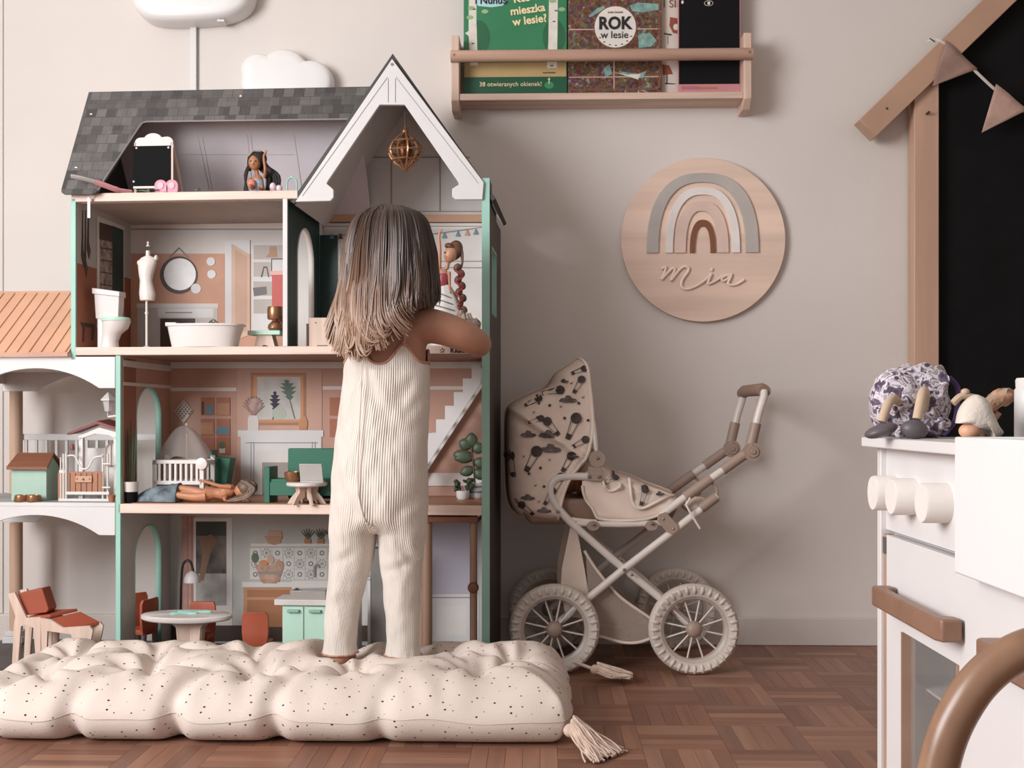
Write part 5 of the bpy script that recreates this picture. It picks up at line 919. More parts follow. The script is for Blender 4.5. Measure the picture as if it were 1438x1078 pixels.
cdep = lambda x, y: min(cpts, key=lambda g_: (g_[0]-x)**2+(g_[1]-y)**2)[2]
flap = [(884, 671), (915, 684), (950, 697), (930, 700), (905, 712), (893, 712), (889, 704), (886, 690)]
fl = t.mb(); fl.solid([(x, cdep(x, y)-2, y) for x, y in flap], [(x, cdep(x, y)-5, y) for x, y in flap]); t.part(fl, 'cover_flap', fab, cvo)
t.part(t.mb().tube(smooth_path([(x, cdep(x, y)-5, y) for x, y in [(885, 672), (886, 690), (889, 705), (895, 713), (906, 713), (930, 701), (950, 697)]], 4), 2, 8), 'flap_piping', MATS['rim_piping'], cvo)
t.part(t.mb().tube(smooth_path([(x, cdep(x, y)-2.5, y) for x, y in [(846, 655), (847, 675), (853, 688), (864, 688), (872, 680), (875, 668)]], 4), 2, 8), 'flap_piping', MATS['rim_piping'], cvo); t.part(t.mb().tube(smooth_path([(CB[i][0], cdep(*CB[i])-1, CB[i][1]) for i in range(0, len(CB), 3)], 3), 2, 8), 'cover_piping', MATS['rim_piping'], cvo)
for a in ((904, 697, 15, .75), (857, 674, 60, .7)): balloon(*a, fn=lambda x, y: cdep(x, y)-4)
cloudp(928, 693, .6, fn=lambda x, y: cdep(x, y)-4)
for key, m, nm_ in (('k', inkp, 'dark_balloon_print'), ('g', inkg, 'grey_cloud_print'), ('r', inkr, 'rust_bird_print')): t.part(pm[key], nm_, m, hood, kind='stuff')
t.part(t.mb().loft([[(720, 14, 700), (960, 14, 704), (960, WD-14, 704), (720, WD-14, 700)], [(745, 20, 738), (945, 20, 736), (945, WD-20, 736), (745, WD-20, 738)]]), 'cot_base', mat('cot_lining', '8f7566', .85, var=.05), bevel=.01); t.part(t.mb().tube(smooth_path([(795, 8, 728), (815, 6, 731), (838, 7, 733)]), 3, 8), 'cot_edge', fab)
t.part(t.mb().ell((985, 40, 712), (22, 30, 12), 14, 10), 'cushion_end', fab)
# basket
bk_ = t.mb().prism([(802, 742), (812, 748), (822, 800), (830, 850), (820, 872), (795, 866), (788, 830), (790, 800)], 18, 21); t.part(bk_, 'basket_side', fab); t.part(t.mb().prism([(802, 742), (812, 748), (822, 800), (830, 850), (820, 872), (795, 866), (788, 830), (790, 800)], WD-21, WD-18), 'basket_side', fab)
mesh_m = mat('basket_mesh', 'ad9c90', .8, var=.05)
def make_mesh(m):
    N, L, bb = nodes_of(m); tc = N.new('ShaderNodeTexCoord'); sp = N.new('ShaderNodeSeparateXYZ'); L.new(tc.outputs['Object'], sp.inputs[0])
    a = math_node(N, L, 'ADD', sp.outputs[0], sp.outputs[2]); d_ = math_node(N, L, 'SUBTRACT', sp.outputs[0], sp.outputs[2]); o_ = []
    for x in (a, d_): o_.append(math_node(N, L, 'GREATER_THAN', math_node(N, L, 'SINE', math_node(N, L, 'MULTIPLY', x, 1050.)), .25))
    L.new(math_node(N, L, 'MULTIPLY_ADD', math_node(N, L, 'MAXIMUM', o_[0], o_[1]), .75), bb.inputs['Alpha'])
    m.node_tree.nodes[-1].inputs[2].default_value = .2
make_mesh(mesh_m)
mp_ = [(824, 780), (840, 805), (872, 842), (912, 872), (925, 890), (905, 904), (870, 903), (842, 898), (828, 850)]
t.part(t.mb().prism(mp_, 18, 19), 'basket_net', mesh_m); t.part(t.mb().prism(mp_, WD-19, WD-18), 'basket_net', mesh_m)
t.part(t.mb().tube(smooth_path([(x, 17, y) for x, y in [(822, 775), (840, 803), (872, 840), (914, 870), (930, 884)]]), 2.2, 8), 'net_binding', fab); t.part(t.mb().tube(smooth_path([(x, 17, y) for x, y in [(826, 896), (845, 897), (875, 905), (900, 905), (922, 897)]]), 2.2, 8), 'net_binding', fab)
t.part(t.mb().loft([[(826, 19, 897), (850, 19, 902), (880, 19, 907), (925, 19, 900)], [(826, WD-19, 897), (850, WD-19, 902), (880, WD-19, 907), (925, WD-19, 900)]], caps=False, closed=False), 'basket_floor', mat('basket_floor', '9a8273', .85))
# doll asleep inside the pram
t2 = T(PR, 'pram_doll', 'doll with rosy cheeks lying in the shade of the pram', 'doll', 812, 0, .06, z=t.loc[2]+(b-701)*t.k); b2 = t2.py
m = t2.mb(); m.ell((800, 40, b2-16), (13, 13, 14)); m.tube(smooth_path([(806, 38, b2-11), (818, 38, b2-12), (835, 38, b2-11), (850, 38, b2-9)]), [6]*4+[11]*8+[10]*6+[7], 12); m.tube([(812, 26, b2-14), (826, 20, b2-8), (836, 22, b2-5)], [5, 4.5, 3.5], 8); m.ell((795, 27.5, b2-17), (2, 2, 2), 8, 6)
t2.part(m, 'body', mat('pram_doll_skin', 'b37c62', .5), remesh=.0016, smooth=3); t2.part(t2.mb().ell((798, 43, b2-20), (14, 13, 13)), 'pink_bonnet', mat('pink_bonnet', 'a86b66', .8)); face(t2, None, 796, 27.5, b2-15, 10, 0)
# ---------------------------------------------------------------- toy kitchen, facing the window side
kx = W.P(1235, 700, -1.5)[0]; ky0, ky1 = -1.5, -2.16; kt = W.P(1235, 613.5, -1.5)[2]; kd = .36
kit = tag(empty('toy_kitchen', (kx, (ky0+ky1)/2, 0)), 'white wooden toy kitchen with round knobs, oven door and brown handles', 'toy kitchen')
def kp(mb, name, m, par=None, **kw): 
    o = mb.build(name, m, **kw); o.parent = par or kit
    if not par: o.matrix_parent_inverse = Matrix.Translation(-Vector(kit.location))
    return o
kw_ = mat('kitchen_white', 'dcd8d7', .4, var=.012); kb = mat('brown_handle', '876552', .4, kind='wood', scale=3, var=.06)
kp(MB().box(kx-.003, kx+kd, ky0-.015, ky0, 0, kt-.0135), 'side_panel', kw_, bevel=.001); kp(MB().box(kx, kx+kd, ky1, ky1+.014, 0, kt-.02), 'side_panel', kw_, bevel=.001); kp(MB().box(kx+.02, kx+kd, ky1+.014, ky0-.014, .04, .052), 'bottom_board', kw_); kp(MB().box(kx+kd-.008, kx+kd, ky1+.014, ky0-.014, .04, kt-.02), 'back_board', kw_); ymid = -1.5-.345
kp(MB().box(kx+.02, kx+kd-.008, ymid-.007, ymid+.007, .04, kt-.02), 'divider', kw_)
kp(MB().box(kx-.022, kx+kd, ky1-.008, ky0+.008, kt-.013, kt), 'worktop', kw_, bevel=.0015)
zc = kt-.013-.11    # bottom of the control panel
kp(MB().box(kx+.004, kx+.016, ymid+.002, ky0-.015, zc, kt-.0135), 'control_panel', kw_, bevel=.001)
kn = mat('knob_white', 'e6dfd9', .45, var=.02)
for px, py in ((1229, 692), (1255, 697), (1299, 706)):
    dl, cl = W.ray(px+8, py); tt = (kx-.014-cl[0])/dl[0]; yy, zz = cl[1]+tt*dl[1], CAM[2]+tt*dl[2]
    kp(MB().lathe([(.0228, .004), (.0228, -.022), (.0215, -.025), (.001, -.025)], (kx, yy, zz), 40, 'x'), 'knob', kn)
dz0, dz1 = .085, zc-.005; dy1, dy0 = ky0-.034, ymid+.003; wy1, wy0, wz1, wz0 = dy1-.065, dy0+.055, dz1-.115, dz0+.05
dr = kp(MB().box(kx-.001, kx+.014, wy1, dy1, dz0, dz1).box(kx-.001, kx+.014, dy0, wy0, dz0, dz1).box(kx-.001, kx+.014, wy0, wy1, wz1, dz1).box(kx-.001, kx+.014, wy0, wy1, dz0, wz0), 'oven_door', kw_)
kp(MB().box(kx-.0035, kx+.0135, wy1-.003, wy1, wz0, wz1), 'window_edge', mat('raw_edge', 'a98874', .5), dr); kp(MB().box(kx-.0035, kx+.0135, wy0, wy0+.003, wz0, wz1), 'window_edge', MATS['raw_edge'], dr); kp(MB().box(kx+.008, kx+.010, wy0, wy1, wz0, wz1), 'oven_glass', mat('acrylic', 'b9b4b0', .08, alpha=.22), dr)
def handle(y0, y1, z, par): 
    c_ = [(kx-.004, y1), (kx-.026, y1), (kx-.031, y1-.006), (kx-.031, y0+.012), (kx-.026, y0), (kx-.004, y0), (kx-.004, y0+.02), (kx-.016, y0+.026), (kx-.016, y1-.026), (kx-.004, y1-.02)]
    kp(MB().prism(c_, z-.0125, z+.0125, 'xy'), 'handle', kb, par, bevel=.003, seg=3)
dl, cl = W.ray(1236, 845); hzv = W.PX(1236, 842, kx-.03)
handle(ymid+.04, ky0-.062, hzv[2], dr)
kp(MB().box(kx+.001, kx+.01, dy1+.0005, ky0-.0155, dz0, dz1), 'gap_strip', MATS['raw_edge']); kp(MB().box(kx-.001, kx+.001, ky0-.033, ky0-.017, dz1-.026, dz1-.004), 'hinge', steel, dr)
kp(MB().box(kx+.03, kx+kd-.01, ymid+.01, ky0-.018, wz1-.075, wz1-.072), 'oven_rack', mat('rack_white', 'cfc9c5', .4)); kp(MB().box(kx+.016, kx+kd-.01, ymid+.01, ky0-.0145, zc-.008, zc-.004), 'oven_roof', kw_)
d2 = kp(MB().box(kx-.004, kx+.014, ky1+.018, ymid-.003, dz0, W.PX(1340, 804, kx-.03)[2]+.004), 'cupboard_door', kw_, bevel=.001); hz2 = W.PX(1368, 912, kx-.03); handle(hz2[1]-.2, hz2[1], hz2[2], d2)
sx = kx-.03; sy1 = W.PX(1340, 700, sx)[1]; szb = W.PX(1340, 804, sx)[2]; szt = W.PX(1340, 613, sx)[2]
kp(MB().box(sx, sx+.012, ky1+.02, sy1, szb, szt).box(sx+.012, kx+.25, sy1-.012, sy1, szb, szt).box(sx+.012, kx+.25, ky1+.02, ky1+.032, szb, szt).box(kx+.238, kx+.25, ky1+.032, sy1-.012, szb, szt).box(sx+.012, kx+.238, ky1+.032, sy1-.012, szb+.02, szb+.03), 'apron_sink', mat('sink_white', 'e0dfde', .5, var=.008), bevel=.002)
# hob plate
kp(MB().box(kx+.06, kx+.28, ymid+.03, ymid+.22, kt, kt+.002), 'hob_plate', mat('hob_grey', '57524f', .4), bevel=.0008)
# things on the worktop
def wt(name, lab, cat, px, Y, group=None): t = T(W, name, lab, cat, px, 0, Y, z=kt, group=group); return t, t.py
t, b = wt('floral_drawstring_bag', 'crumpled purple and white floral cloth bag on the toy kitchen', 'bag', 1280, -1.55)
fl_ = mat('floral_cloth', 'cfc6cb', .8, bump=.4, bscale=120)
def make_floral(m):
    N, L, bb = nodes_of(m); tc = N.new('ShaderNodeTexCoord'); n = N.new('ShaderNodeTexNoise'); n.inputs['Scale'].default_value = 75; n.inputs['Detail'].default_value = 4; n.inputs['Distortion'].default_value = 1.0; L.new(tc.outputs['Object'], n.inputs['Vector'])
    v = N.new('ShaderNodeTexVoronoi'); v.inputs['Scale'].default_value = 60; L.new(tc.outputs['Object'], v.inputs['Vector']); r = N.new('ShaderNodeValToRGB'); r.color_ramp.interpolation = 'CONSTANT'; e = r.color_ramp.elements; e[0].color = lin('473a4e'); e[0].position = 0; e[1].position = .6; e[1].color = lin('a59aa0')
    for p_, c_ in ((.36, '5d4c5c'), (.43, '8b7f93'), (.47, 'd3ccd0'), (.53, 'c9c3cf'), (.565, '8a7672')): x = e.new(p_); x.color = lin(c_)
    L.new(n.outputs['Fac'], r.inputs[0]); mx = N.new('ShaderNodeMix'); mx.data_type = 'RGBA'; mx.inputs[7].default_value = lin('4a3344'); L.new(math_node(N, L, 'LESS_THAN', v.outputs['Distance'], .2), mx.inputs[0]); L.new(r.outputs[0], mx.inputs[6]); L.new(mx.outputs[2], bb.inputs['Base Color'])
make_floral(fl_)
ol = smooth_path([(1238, b), (1226, 590), (1222, 565), (1228, 540), (1238, 522), (1252, 516), (1268, 513), (1290, 510), (1312, 511), (1326, 517), (1331, 530), (1328, 548), (1332, 560), (1335, 572), (1330, 590), (1318, b), (1280, b)], 4)
m = t.mb(); rings = []
for s_, d_ in ((.05, -34), (.35, -36), (.6, -30), (.82, -22), (.96, -8), (1, 4), (.95, 18), (.7, 34), (.3, 40), (.05, 40)):
    rings.append([(1280+(x-1280)*s_, d_+7*noise.noise((x*.045*s_, y*.045*s_, d_*.03))*2, min(b, 572+(y-572)*s_+6*noise.noise((x*.06*s_, y*.07*s_, 4)))) for x, y in ol[:-1]])
m.loft(rings); bag = t.part(m, 'bag_body', fl_, ang=50)
bd = t.mb(); 
for u in range(9): bd.ell((1252+u*8, -34-3*(u % 2), b-9-1.2*u-(3*(u % 2))), (7, 8, 9), 10, 8)
t.part(bd, 'gathered_hem', fl_); t.part(t.mb().tube(smooth_path([(1326, -16, 530), (1338, -16, 545), (1336, -20, 570), (1330, -26, 592), (1312, -36, b-5)]), 4.5, 8, flat=.5), 'purple_lining', mat('purple_cloth', '54406a', .8))
shroom = mat('grey_cap', '5a5257', .45, var=.06); stemm = mat('beige_felt', 'c3aa93', .8, var=.05)
for i, (P, cx, cy, rx, ry, a, lab) in enumerate((([(1266, 20, 575), (1262, 6, 565), (1252, -12, 560), (1240, -26, 566), (1232, -32, 580), (1228, -34, 592)], 1225, 604, 23, 9, -18, 'toy mushroom with flat grey cap leaning over the worktop edge'), ([(1300, 8, 575), (1296, -10, 556), (1289, -25, 549), (1282, -36, 556), (1276, -42, 575), (1273, -44, 588)], 1267, 594, 18.5, 13, 8, 'toy mushroom with round grey cap in front of the floral bag'))):
    t, b = wt('toy_mushroom', lab, 'toy mushroom', cx, -1.585, 'toy mushrooms'); t.part(t.mb().tube(smooth_path(P, 5), [6]*10+[6.5]*16, 12), 'curved_stem', stemm)
    ry_ = min(ry, b-cy) if i else ry; t.part(t.mb().ell((cx, -40 if i == 0 else -50, cy if i == 0 else b-ry), (rx, rx*.85 if i == 0 else 15, ry), 20, 12, Matrix.Rotation(rad(-a), 3, 'Y')), 'cap', shroom)
t, b = wt('cloth_gnome', 'small doll with wooden head and white linen bonnet', 'doll', 1352, -1.62); linm = mat('white_linen', 'd9cdc2', .85, var=.05, bump=.3, bscale=200)
t.part(t.mb().ell((1352, -26, b-11.5), (15, 13, 11.5), 18, 12), 'wooden_head', mat('wood_head', 'd3a184', .5)); hat = smooth_path([(1334, b-22), (1338, b-40), (1347, b-54), (1360, b-62), (1374, b-54), (1382, b-36), (1390, b-18), (1396, b-8), (1388, b-1), (1383, b-1), (1380, b-12), (1362, b-14), (1350, b-21)], 4)
rings = [[(1362+(x-1362)*s_, -26+d_, b-30+(y-b+30)*s_) for x, y in hat] for s_, d_ in ((.3, -20), (.75, -17), (.95, -9), (1, 0), (.95, 10), (.7, 18), (.2, 20))]
t.part(t.mb().loft(rings), 'bonnet', linm, ang=60); t.part(t.mb().ell((1357, 4, b-66), (6, 6, 5)).tube(smooth_path([(1340, 4, b-50), (1352, 4, b-60), (1370, 4, b-58)]), 5, 8), 'wooden_arm', stemm)
for i in range(3): t.part(t.mb().tube([(1362+i*3, -43, b-32+(-9+i*4)), (1364+i*3, -43.5, b-30+(-7+i*5))], .5, 5), 'stitch', lineart)
t, b = wt('dried_bark', 'curled piece of dry tan bark behind the bonnet doll', 'bark', 1395, -1.57); rows = []
for i in range(15):
    u = i/14; cx = 1362+62*u; cy = b-22-38*math.sin(min(1, u*1.15)*1.45); r_ = (8+9*math.sin(u*3.0))
    rows.append([(cx+2.5*noise.noise((u*6, a*2, 0)), r_*.9*math.cos(a)+3*noise.noise((u*7, a, 2)), cy+r_*math.sin(a)*(.8+.35*noise.noise((u*9, a*2, 5)))) for a in [k*math.pi/9 for k in range(18)]])
bo = t.part(t.mb().loft(rows), 'bark_curl', mat('bark', 'bd9072', .85, var=.25, scale=60, bump=.9, bscale=110), ang=25); t.part(t.mb().tube(smooth_path([(1376, 0, b-8), (1388, 0, b-18), (1402, 0, b-36)]), 5, 8).ell((1374, 0, b-4), (9, 9, 4), 12, 8), 'bark_stub', MATS['bark'])
t.part(t.mb().prism([(1372, b-52), (1396, b-63), (1410, b-70), (1408, b-62), (1400, b-58), (1384, b-46)], -12, -9), 'dry_leaf', mat('dry_leaf', 'd0b9a6', .8))
t, b = wt('white_candle', 'white cylindrical jar at the right edge of the toy kitchen', 'jar', 1446, -1.6); t.part(t.mb().lathe([(19, 0), (20, -2), (20, -68), (19, -70)], (1446, 0, b), 32), 'jar_body', white); t.part(t.mb().lathe([(18, 0), (18.5, -12), (17, -15), (1, -15)], (1446, 0, b-70), 32), 'lid', offwhite)
# ---------------------------------------------------------------- bentwood child's chair close to the camera
Yc = -2.2; pa = W.P(1318, 1078, Yc); pb = W.P(1452, 905, Yc)
ch = tag(empty('bentwood_chair', (.5, -2.2, 0)), 'brown bentwood chair back curving into the lower right corner', 'chair')
bent = mat('bentwood', '8f6c55', .32, kind='wood', axis='Z', scale=3, var=.12)
def cp(mb, name, m, **kw): o = mb.build(name, m, ch, **kw); o.matrix_parent_inverse = Matrix.Translation(-Vector(ch.location)); return o
hoop = []
for px, py in ((1300, 1200), (1308, 1130), (1318, 1078), (1330, 1035), (1348, 996), (1374, 958), (1408, 928), (1450, 908), (1500, 900)): p = W.P(px, py, Yc); hoop.append(Vector(p[:3]))
top = hoop[-1].x; full = hoop+[Vector((2*top-p.x, p.y, p.z)) for p in hoop[-2::-1]]
full = [Vector((p.x, p.y-.10*(p.z-hoop[0].z)*0, p.z)) for p in full]
low = hoop[0]; full = [Vector((low.x+.004, low.y-.005, .255))]+full+[Vector((2*top-low.x-.004, low.y-.005, .255))]
cp(MB().tube(smooth_path([tuple(p) for p in full], 6), .0142, 18), 'back_hoop', bent)
sc_ = (top, Yc-.13)
cp(MB().lathe([(.112, 0), (.118, .008), (.118, .022), (.112, .03), (.104, .03), (.1, .024)], (sc_[0], sc_[1], .235), 48), 'seat_ring', bent); cp(MB().lathe([(.101, 0), (.101, .01)], (sc_[0], sc_[1], .25), 48), 'seat', mat('cane_seat', 'b8946f', .7, var=.15, scale=80))
for sx_ in (-1, 1):
    for sy_ in (-1, 1): cp(MB().tube([(sc_[0]+sx_*.075, sc_[1]+sy_*.075, .245), (sc_[0]+sx_*.085, sc_[1]+sy_*.085, 0)], [.013, .0105], 12), 'leg', bent)
cp(MB().tube([(sc_[0]+.105*math.cos(rad(a)), sc_[1]+.105*math.sin(rad(a)), .11) for a in range(0, 360, 12)], .006, 8, closed=True), 'leg_ring', bent)
# ---------------------------------------------------------------- tufted floor mattress
mx0, mx1, my0, my1 = -1.13, .062, -.965, -.495
dots = mat('dotted_cotton', 'd5c6bc', .85, var=.025, scale=9, bump=.18, bscale=350)
def make_dots(m, op='ADD'):      # printed dots of uneven size
    N, L, bb = nodes_of(m); tc = N.new('ShaderNodeTexCoord'); sp = N.new('ShaderNodeSeparateXYZ'); L.new(tc.outputs['Object'], sp.inputs[0]); cb = N.new('ShaderNodeCombineXYZ'); L.new(sp.outputs[0], cb.inputs[0]); L.new(math_node(N, L, op, sp.outputs[1], sp.outputs[2]), cb.inputs[1])
    v = N.new('ShaderNodeTexVoronoi'); v.voronoi_dimensions = '2D'; v.inputs['Scale'].default_value = 33; v.inputs['Randomness'].default_value = .9; L.new(cb.outputs[0], v.inputs['Vector'])
    sc_ = N.new('ShaderNodeSeparateColor'); L.new(v.outputs['Color'], sc_.inputs[0]); th = math_node(N, L, 'ADD', math_node(N, L, 'MULTIPLY', sc_.outputs[0], .055), .03)
    base = bb.inputs['Base Color'].links[0].from_socket; mx = N.new('ShaderNodeMix'); mx.data_type = 'RGBA'; L.new(base, mx.inputs[6]); mx.inputs[7].default_value = lin('2b2524')
    L.new(math_node(N, L, 'LESS_THAN', v.outputs['Distance'], th), mx.inputs[0]); L.new(mx.outputs[2], bb.inputs['Base Color']); return m
make_dots(dots)
mat_root = tag(empty('floor_mattress', ((mx0+mx1)/2, (my0+my1)/2, 0)), 'thick tufted floor mattress in cream cotton with small black dots', 'mattress')
ox, oy = mat_root.location[0], mat_root.location[1]
LX, LY = mx1-mx0, my1-my0; nc, nr = 6, 3
tuf = [(x+random.uniform(-.02, .02), y+random.uniform(-.012, .012)) for x, y in ((-.97, -.82), (-.775, -.81), (-.575, -.815), (-.375, -.80), (-.12, -.80), (-1.0, -.66), (-.81, -.645), (-.6, -.65), (-.2, -.655), (-.03, -.67))]
CREASE = [(p, q) for i, p in enumerate(tuf) for q in tuf[i+1:] if math.hypot(p[0]-q[0], p[1]-q[1]) < .23 and (abs(p[0]-q[0]) < .1 or abs(p[1]-q[1]) < .06)]
feet = [(W.P(480, 930, -.68)[0], -.665), (W.P(568, 935, -.68)[0], -.665)]
rnd = {}
NOTCH = ((-.884, .9), (-.69, 1), (-.5, .8), (-.3, .5), (-1.05, .8))
def seam_z(x): return .05+.012*noise.noise((x*7, 3, 1))+.010*sum(a*math.exp(-((x-g_)/.03)**2) for g_, a in NOTCH)
def mtop(x, y):
    e = min(x-mx0, mx1-x, y-my0, my1-y); seam = seam_z(x)
    c_ = max(0, 1-(1-min(e/.15, 1))**2)**.6; h = .138+.012*noise.noise((x*4, y*5, 2)); xo_, yo_ = x, y; x += .02*noise.noise((x*7, y*8, 9)); y += .016*noise.noise((x*7, y*8, 19))
    pr_ = 1; fold = 0
    for tx, ty in tuf:
        dx, dy = x-tx, y-ty; r_ = math.hypot(dx, dy)
        if r_ < .3:
            pr_ *= 1-.96*math.exp(-(r_/.05)**1.15); an = math.atan2(dy, dx)
            fold += .0085*math.sin(an*6+tx*40+2.5*noise.noise((x*9, y*9, 1)))*math.exp(-((r_-.055)/.04)**2)
    h = .06+(h-.06)*(.22+.78*pr_)+fold
    for (ax, ay), (bx, by) in CREASE:
        vx, vy = bx-ax, by-ay; l2 = vx*vx+vy*vy; s_ = ((x-ax)*vx+(y-ay)*vy)/l2
        if 0 < s_ < 1: h -= .02*math.exp(-(abs((x-ax)*vy-(y-ay)*vx)/math.sqrt(l2)/.016)**1.4)*(1-.35*math.sin(math.pi*s_))
    for gx, gd, gw in ((-.884, .014, .02), (-.69, .03, .02), (-.5, .026, .018), (-.3, .012, .02), (-1.05, .02, .02)):   # gathers reaching the front edge
        h -= gd*math.exp(-((x-gx-.25*(y-my0))/gw)**2)*math.exp(-(max(0, yo_-my0)/.13)**2)
    for gx, gd, gw in ((-.98, .02, .018), (-.72, .022, .02), (-.42, .02, .02), (-.12, .02, .016)):
        h -= gd*math.exp(-((x-gx)/gw)**2)*math.exp(-(max(0, my1-yo_)/.12)**2)
    h += .0045*math.sin(x*70+y*14+6*noise.noise((x*6, y*6, 0)))*math.exp(-(e/.06)**2)
    x, y = xo_, yo_
    for fx_, fy_ in feet:
        r2 = ((x-fx_)/.055)**2+((y-fy_-.02)/.085)**2
        if r2 < 6: k_ = math.exp(-r2*r2*.6); h = h*(1-k_)+.086*k_
    h += .006*abs(noise.noise((x*11+3, y*7, 4)))
    return seam+(h-seam)*c_
NX, NY = 236, 96; top_, bot_ = [], []
for j in range(NY+1):
    rt_, rb_ = [], []
    for i in range(NX+1):
        su = i/NX; sv = j/NY; su = .5-.5*math.cos(math.pi*su) if 0 else su; sv = .5-.5*math.cos(math.pi*sv)*1.0
        x = mx0+LX*su; y = my0+LY*sv; z = mtop(x, y)
        # scalloped outline, pinched at the tuft rows
        ux = su*nc; px_ = math.exp(-((ux-round(ux))/.09)**2) if 0 < round(ux) < nc else 0; uy = sv*nr; py_ = math.exp(-((uy-round(uy))/.1)**2) if 0 < round(uy) < nr else 0
        ins = (.026*sum(a*math.exp(-((x-g_)/.022)**2) for g_, a in NOTCH) if sv < .5 else -.01*px_)*(abs(2*sv-1)**4)+.012*noise.noise((x*3, 7, 0))*(abs(2*sv-1)**6); inx = .014*py_*(abs(2*su-1)**14)*(-1 if su > .5 else 1)
        cr = (abs(2*su-1)**10)*(abs(2*sv-1)**5)
        X, Y = x+inx-ox-.018*cr*(1 if su > .5 else -1), y+ins-oy-.018*cr*(1 if sv > .5 else -1)
        rt_.append((X, Y, z)); e = min(x-mx0, mx1-x, y-my0, my1-y); rb_.append((X*(1+.0), Y, seam_z(x)-(seam_z(x)-.001-(.02*sum(a*math.exp(-((x-g_)/.016)**2) for g_, a in NOTCH)*math.exp(-(e/.05)**2) if sv < .5 else 0))*math.sqrt(max(0, 1-(1-min(e/.06, 1))**2))))
    top_.append(rt_); bot_.append(rb_)
mm = MB(); mm.grid(top_); mm.grid([r[::-1] for r in bot_])
mo = mm.build('cover', dots, mat_root, recalc=False, ang=75)
mo.data.materials.append(make_dots(mat('dotted_cotton_underside', 'd5c6bc', .85, var=.025, scale=9, bump=.18, bscale=350), 'SUBTRACT'))
for p in mo.data.polygons:
    if p.index >= NX*NY: p.material_index = 1
edge = top_[0]+[r[-1] for r in top_[1:]]+top_[-1][-2::-1]+[r[0] for r in top_[-2:0:-1]]
MB().tube([(p[0], p[1], p[2]) for p in edge[::2]], .0011, 6, closed=True).build('seam_piping', mat('seam_cotton', 'cbbcb0', .9), mat_root)
cot = mat('tassel_cotton', 'cdb5a5', .9, var=.08, scale=60)
def tassel(base, dirv, L, spread, n, droop, prof=lambda u: .35+u*.9):
    m = MB(); d_ = Vector(dirv).normalized(); s_ = d_.cross(Vector((0, 0, 1))).normalized(); base = Vector(base)
    for i in range(n):
        a = random.uniform(0, 6.28); r_ = math.sqrt(random.random()); l_ = L*random.uniform(.7, 1.06); pts = []
        for k_ in range(6):
            u = k_/5; q_ = base+d_*l_*u+s_*math.cos(a)*r_*spread*prof(u)+Vector((0, 0, 1))*(abs(math.sin(a))*r_*spread*.8*(1-u*.75)+droop(u))
            q_ += s_*.006*math.sin(u*9+i)*u; pts.append((q_.x, q_.y, max(.0022, q_.z)))
        m.tube(smooth_path(pts, 2), .0019, 5)
    return m
c1 = W.P(797, 1022, -.955); tb = Vector((c1[0]-ox, c1[1]-oy, .04)); dr_ = (1, -.75, 0)
t1 = tassel(tb+Vector((.012, -.004, -.008)), dr_, .082, .042, 190, lambda u: -.03*u).build('tassel', cot, mat_root)
MB().ell(tuple(tb+Vector((.006, -.003, -.004))), (.014, .012, .013), 14, 10).build('tassel_head', cot, t1)
c2 = W.P(836, 938, -.44); tb = Vector((c2[0]-ox, c2[1]-oy, .03))
t2_ = tassel(tb+Vector((.004, -.001, -.006)), (1, -.12, 0), .078, .03, 130, lambda u: -.006*u, lambda u: .25+.95*math.sin(2.6*u)).build('tassel', cot, mat_root)
MB().ell(tuple(tb), (.012, .011, .012), 14, 10).build('tassel_head', cot, t2_); MB().tube([tuple(tb), tuple(tb+Vector((-.05, .02, .014)))], .004, 8).build('tassel_cord', cot, t2_)
# ---------------------------------------------------------------- the child, seen from behind
t = T(W, 'person', 'small child with long brown hair, in a cream ribbed jumpsuit, facing the dollhouse', 'person', 530, 0, -.68, z=.088); b = t.py
skin = mat('skin', 'b07f68', .5, var=.03, scale=20)
m = t.mb()
def ring(cx, hw, hd, y, d0=0, n=24): return [(cx+hw*math.sin(2*math.pi*i/n), d0+hd*math.cos(2*math.pi*i/n), y) for i in range(n)]
m.loft([ring(*r) for r in ((547, 21, 21, 415), (546, 24, 22, 432), (545, 36, 26, 441), (544, 50, 31, 452), (544, 56, 35, 466), (543, 56, 37, 485), (543, 55, 38, 510), (541, 55, 40, 560), (537, 58, 43, 620), (534, 61, 46, 680), (532, 54, 42, 715), (531, 26, 26, 728))])
for xs in ([(498, 700), (494, 760), (488, 830), (478, 900), (478, 922)], [(566, 700), (564, 760), (564, 830), (566, 900), (567, 924)]):
    yb = b-1; m.tube([(x, 2 if y < 880 else -4, y) for x, y in xs], [23, 22, 19, 15, 13.5], 16)
    cx = xs[-1][0]; m.ell((cx, -8, yb-13), (14.5, 16, 13)); m.ell((cx+1, 22, yb-10), (16, 30, 10)); 
    for q_ in range(5): m.ell((cx-12+q_*6, 50-abs(q_-1.2)*2, yb-5), (4, 7, 5), 8, 6)
m.ell((550, 3, 362), (46, 53, 62), 24, 16); m.ell((550, 22, 392), (34, 36, 36)); m.ell((550, 58, 378), (7, 9, 8), 10, 8); m.ell((550, 54, 398), (13, 6, 4), 10, 8)
for s_ in (-1, 1): m.ell((550+s_*46, 3, 372), (5, 10, 14), 10, 8)
def arm(P, hand): m.tube(smooth_path([p[:3] for p in P], 4), [P[0][3]]+sum([[P[i][3]+(P[i+1][3]-P[i][3])*k_/4 for k_ in range(1, 5)] for i in range(len(P)-1)], []), 14)
arm([(572, 0, 462, 26), (596, -2, 457, 25.5), (622, 2, 461, 24), (648, 12, 470, 22.5), (668, 32, 479, 19.5), (668, 64, 480, 18), (656, 105, 474, 15), (645, 140, 466, 11.5)], 1)
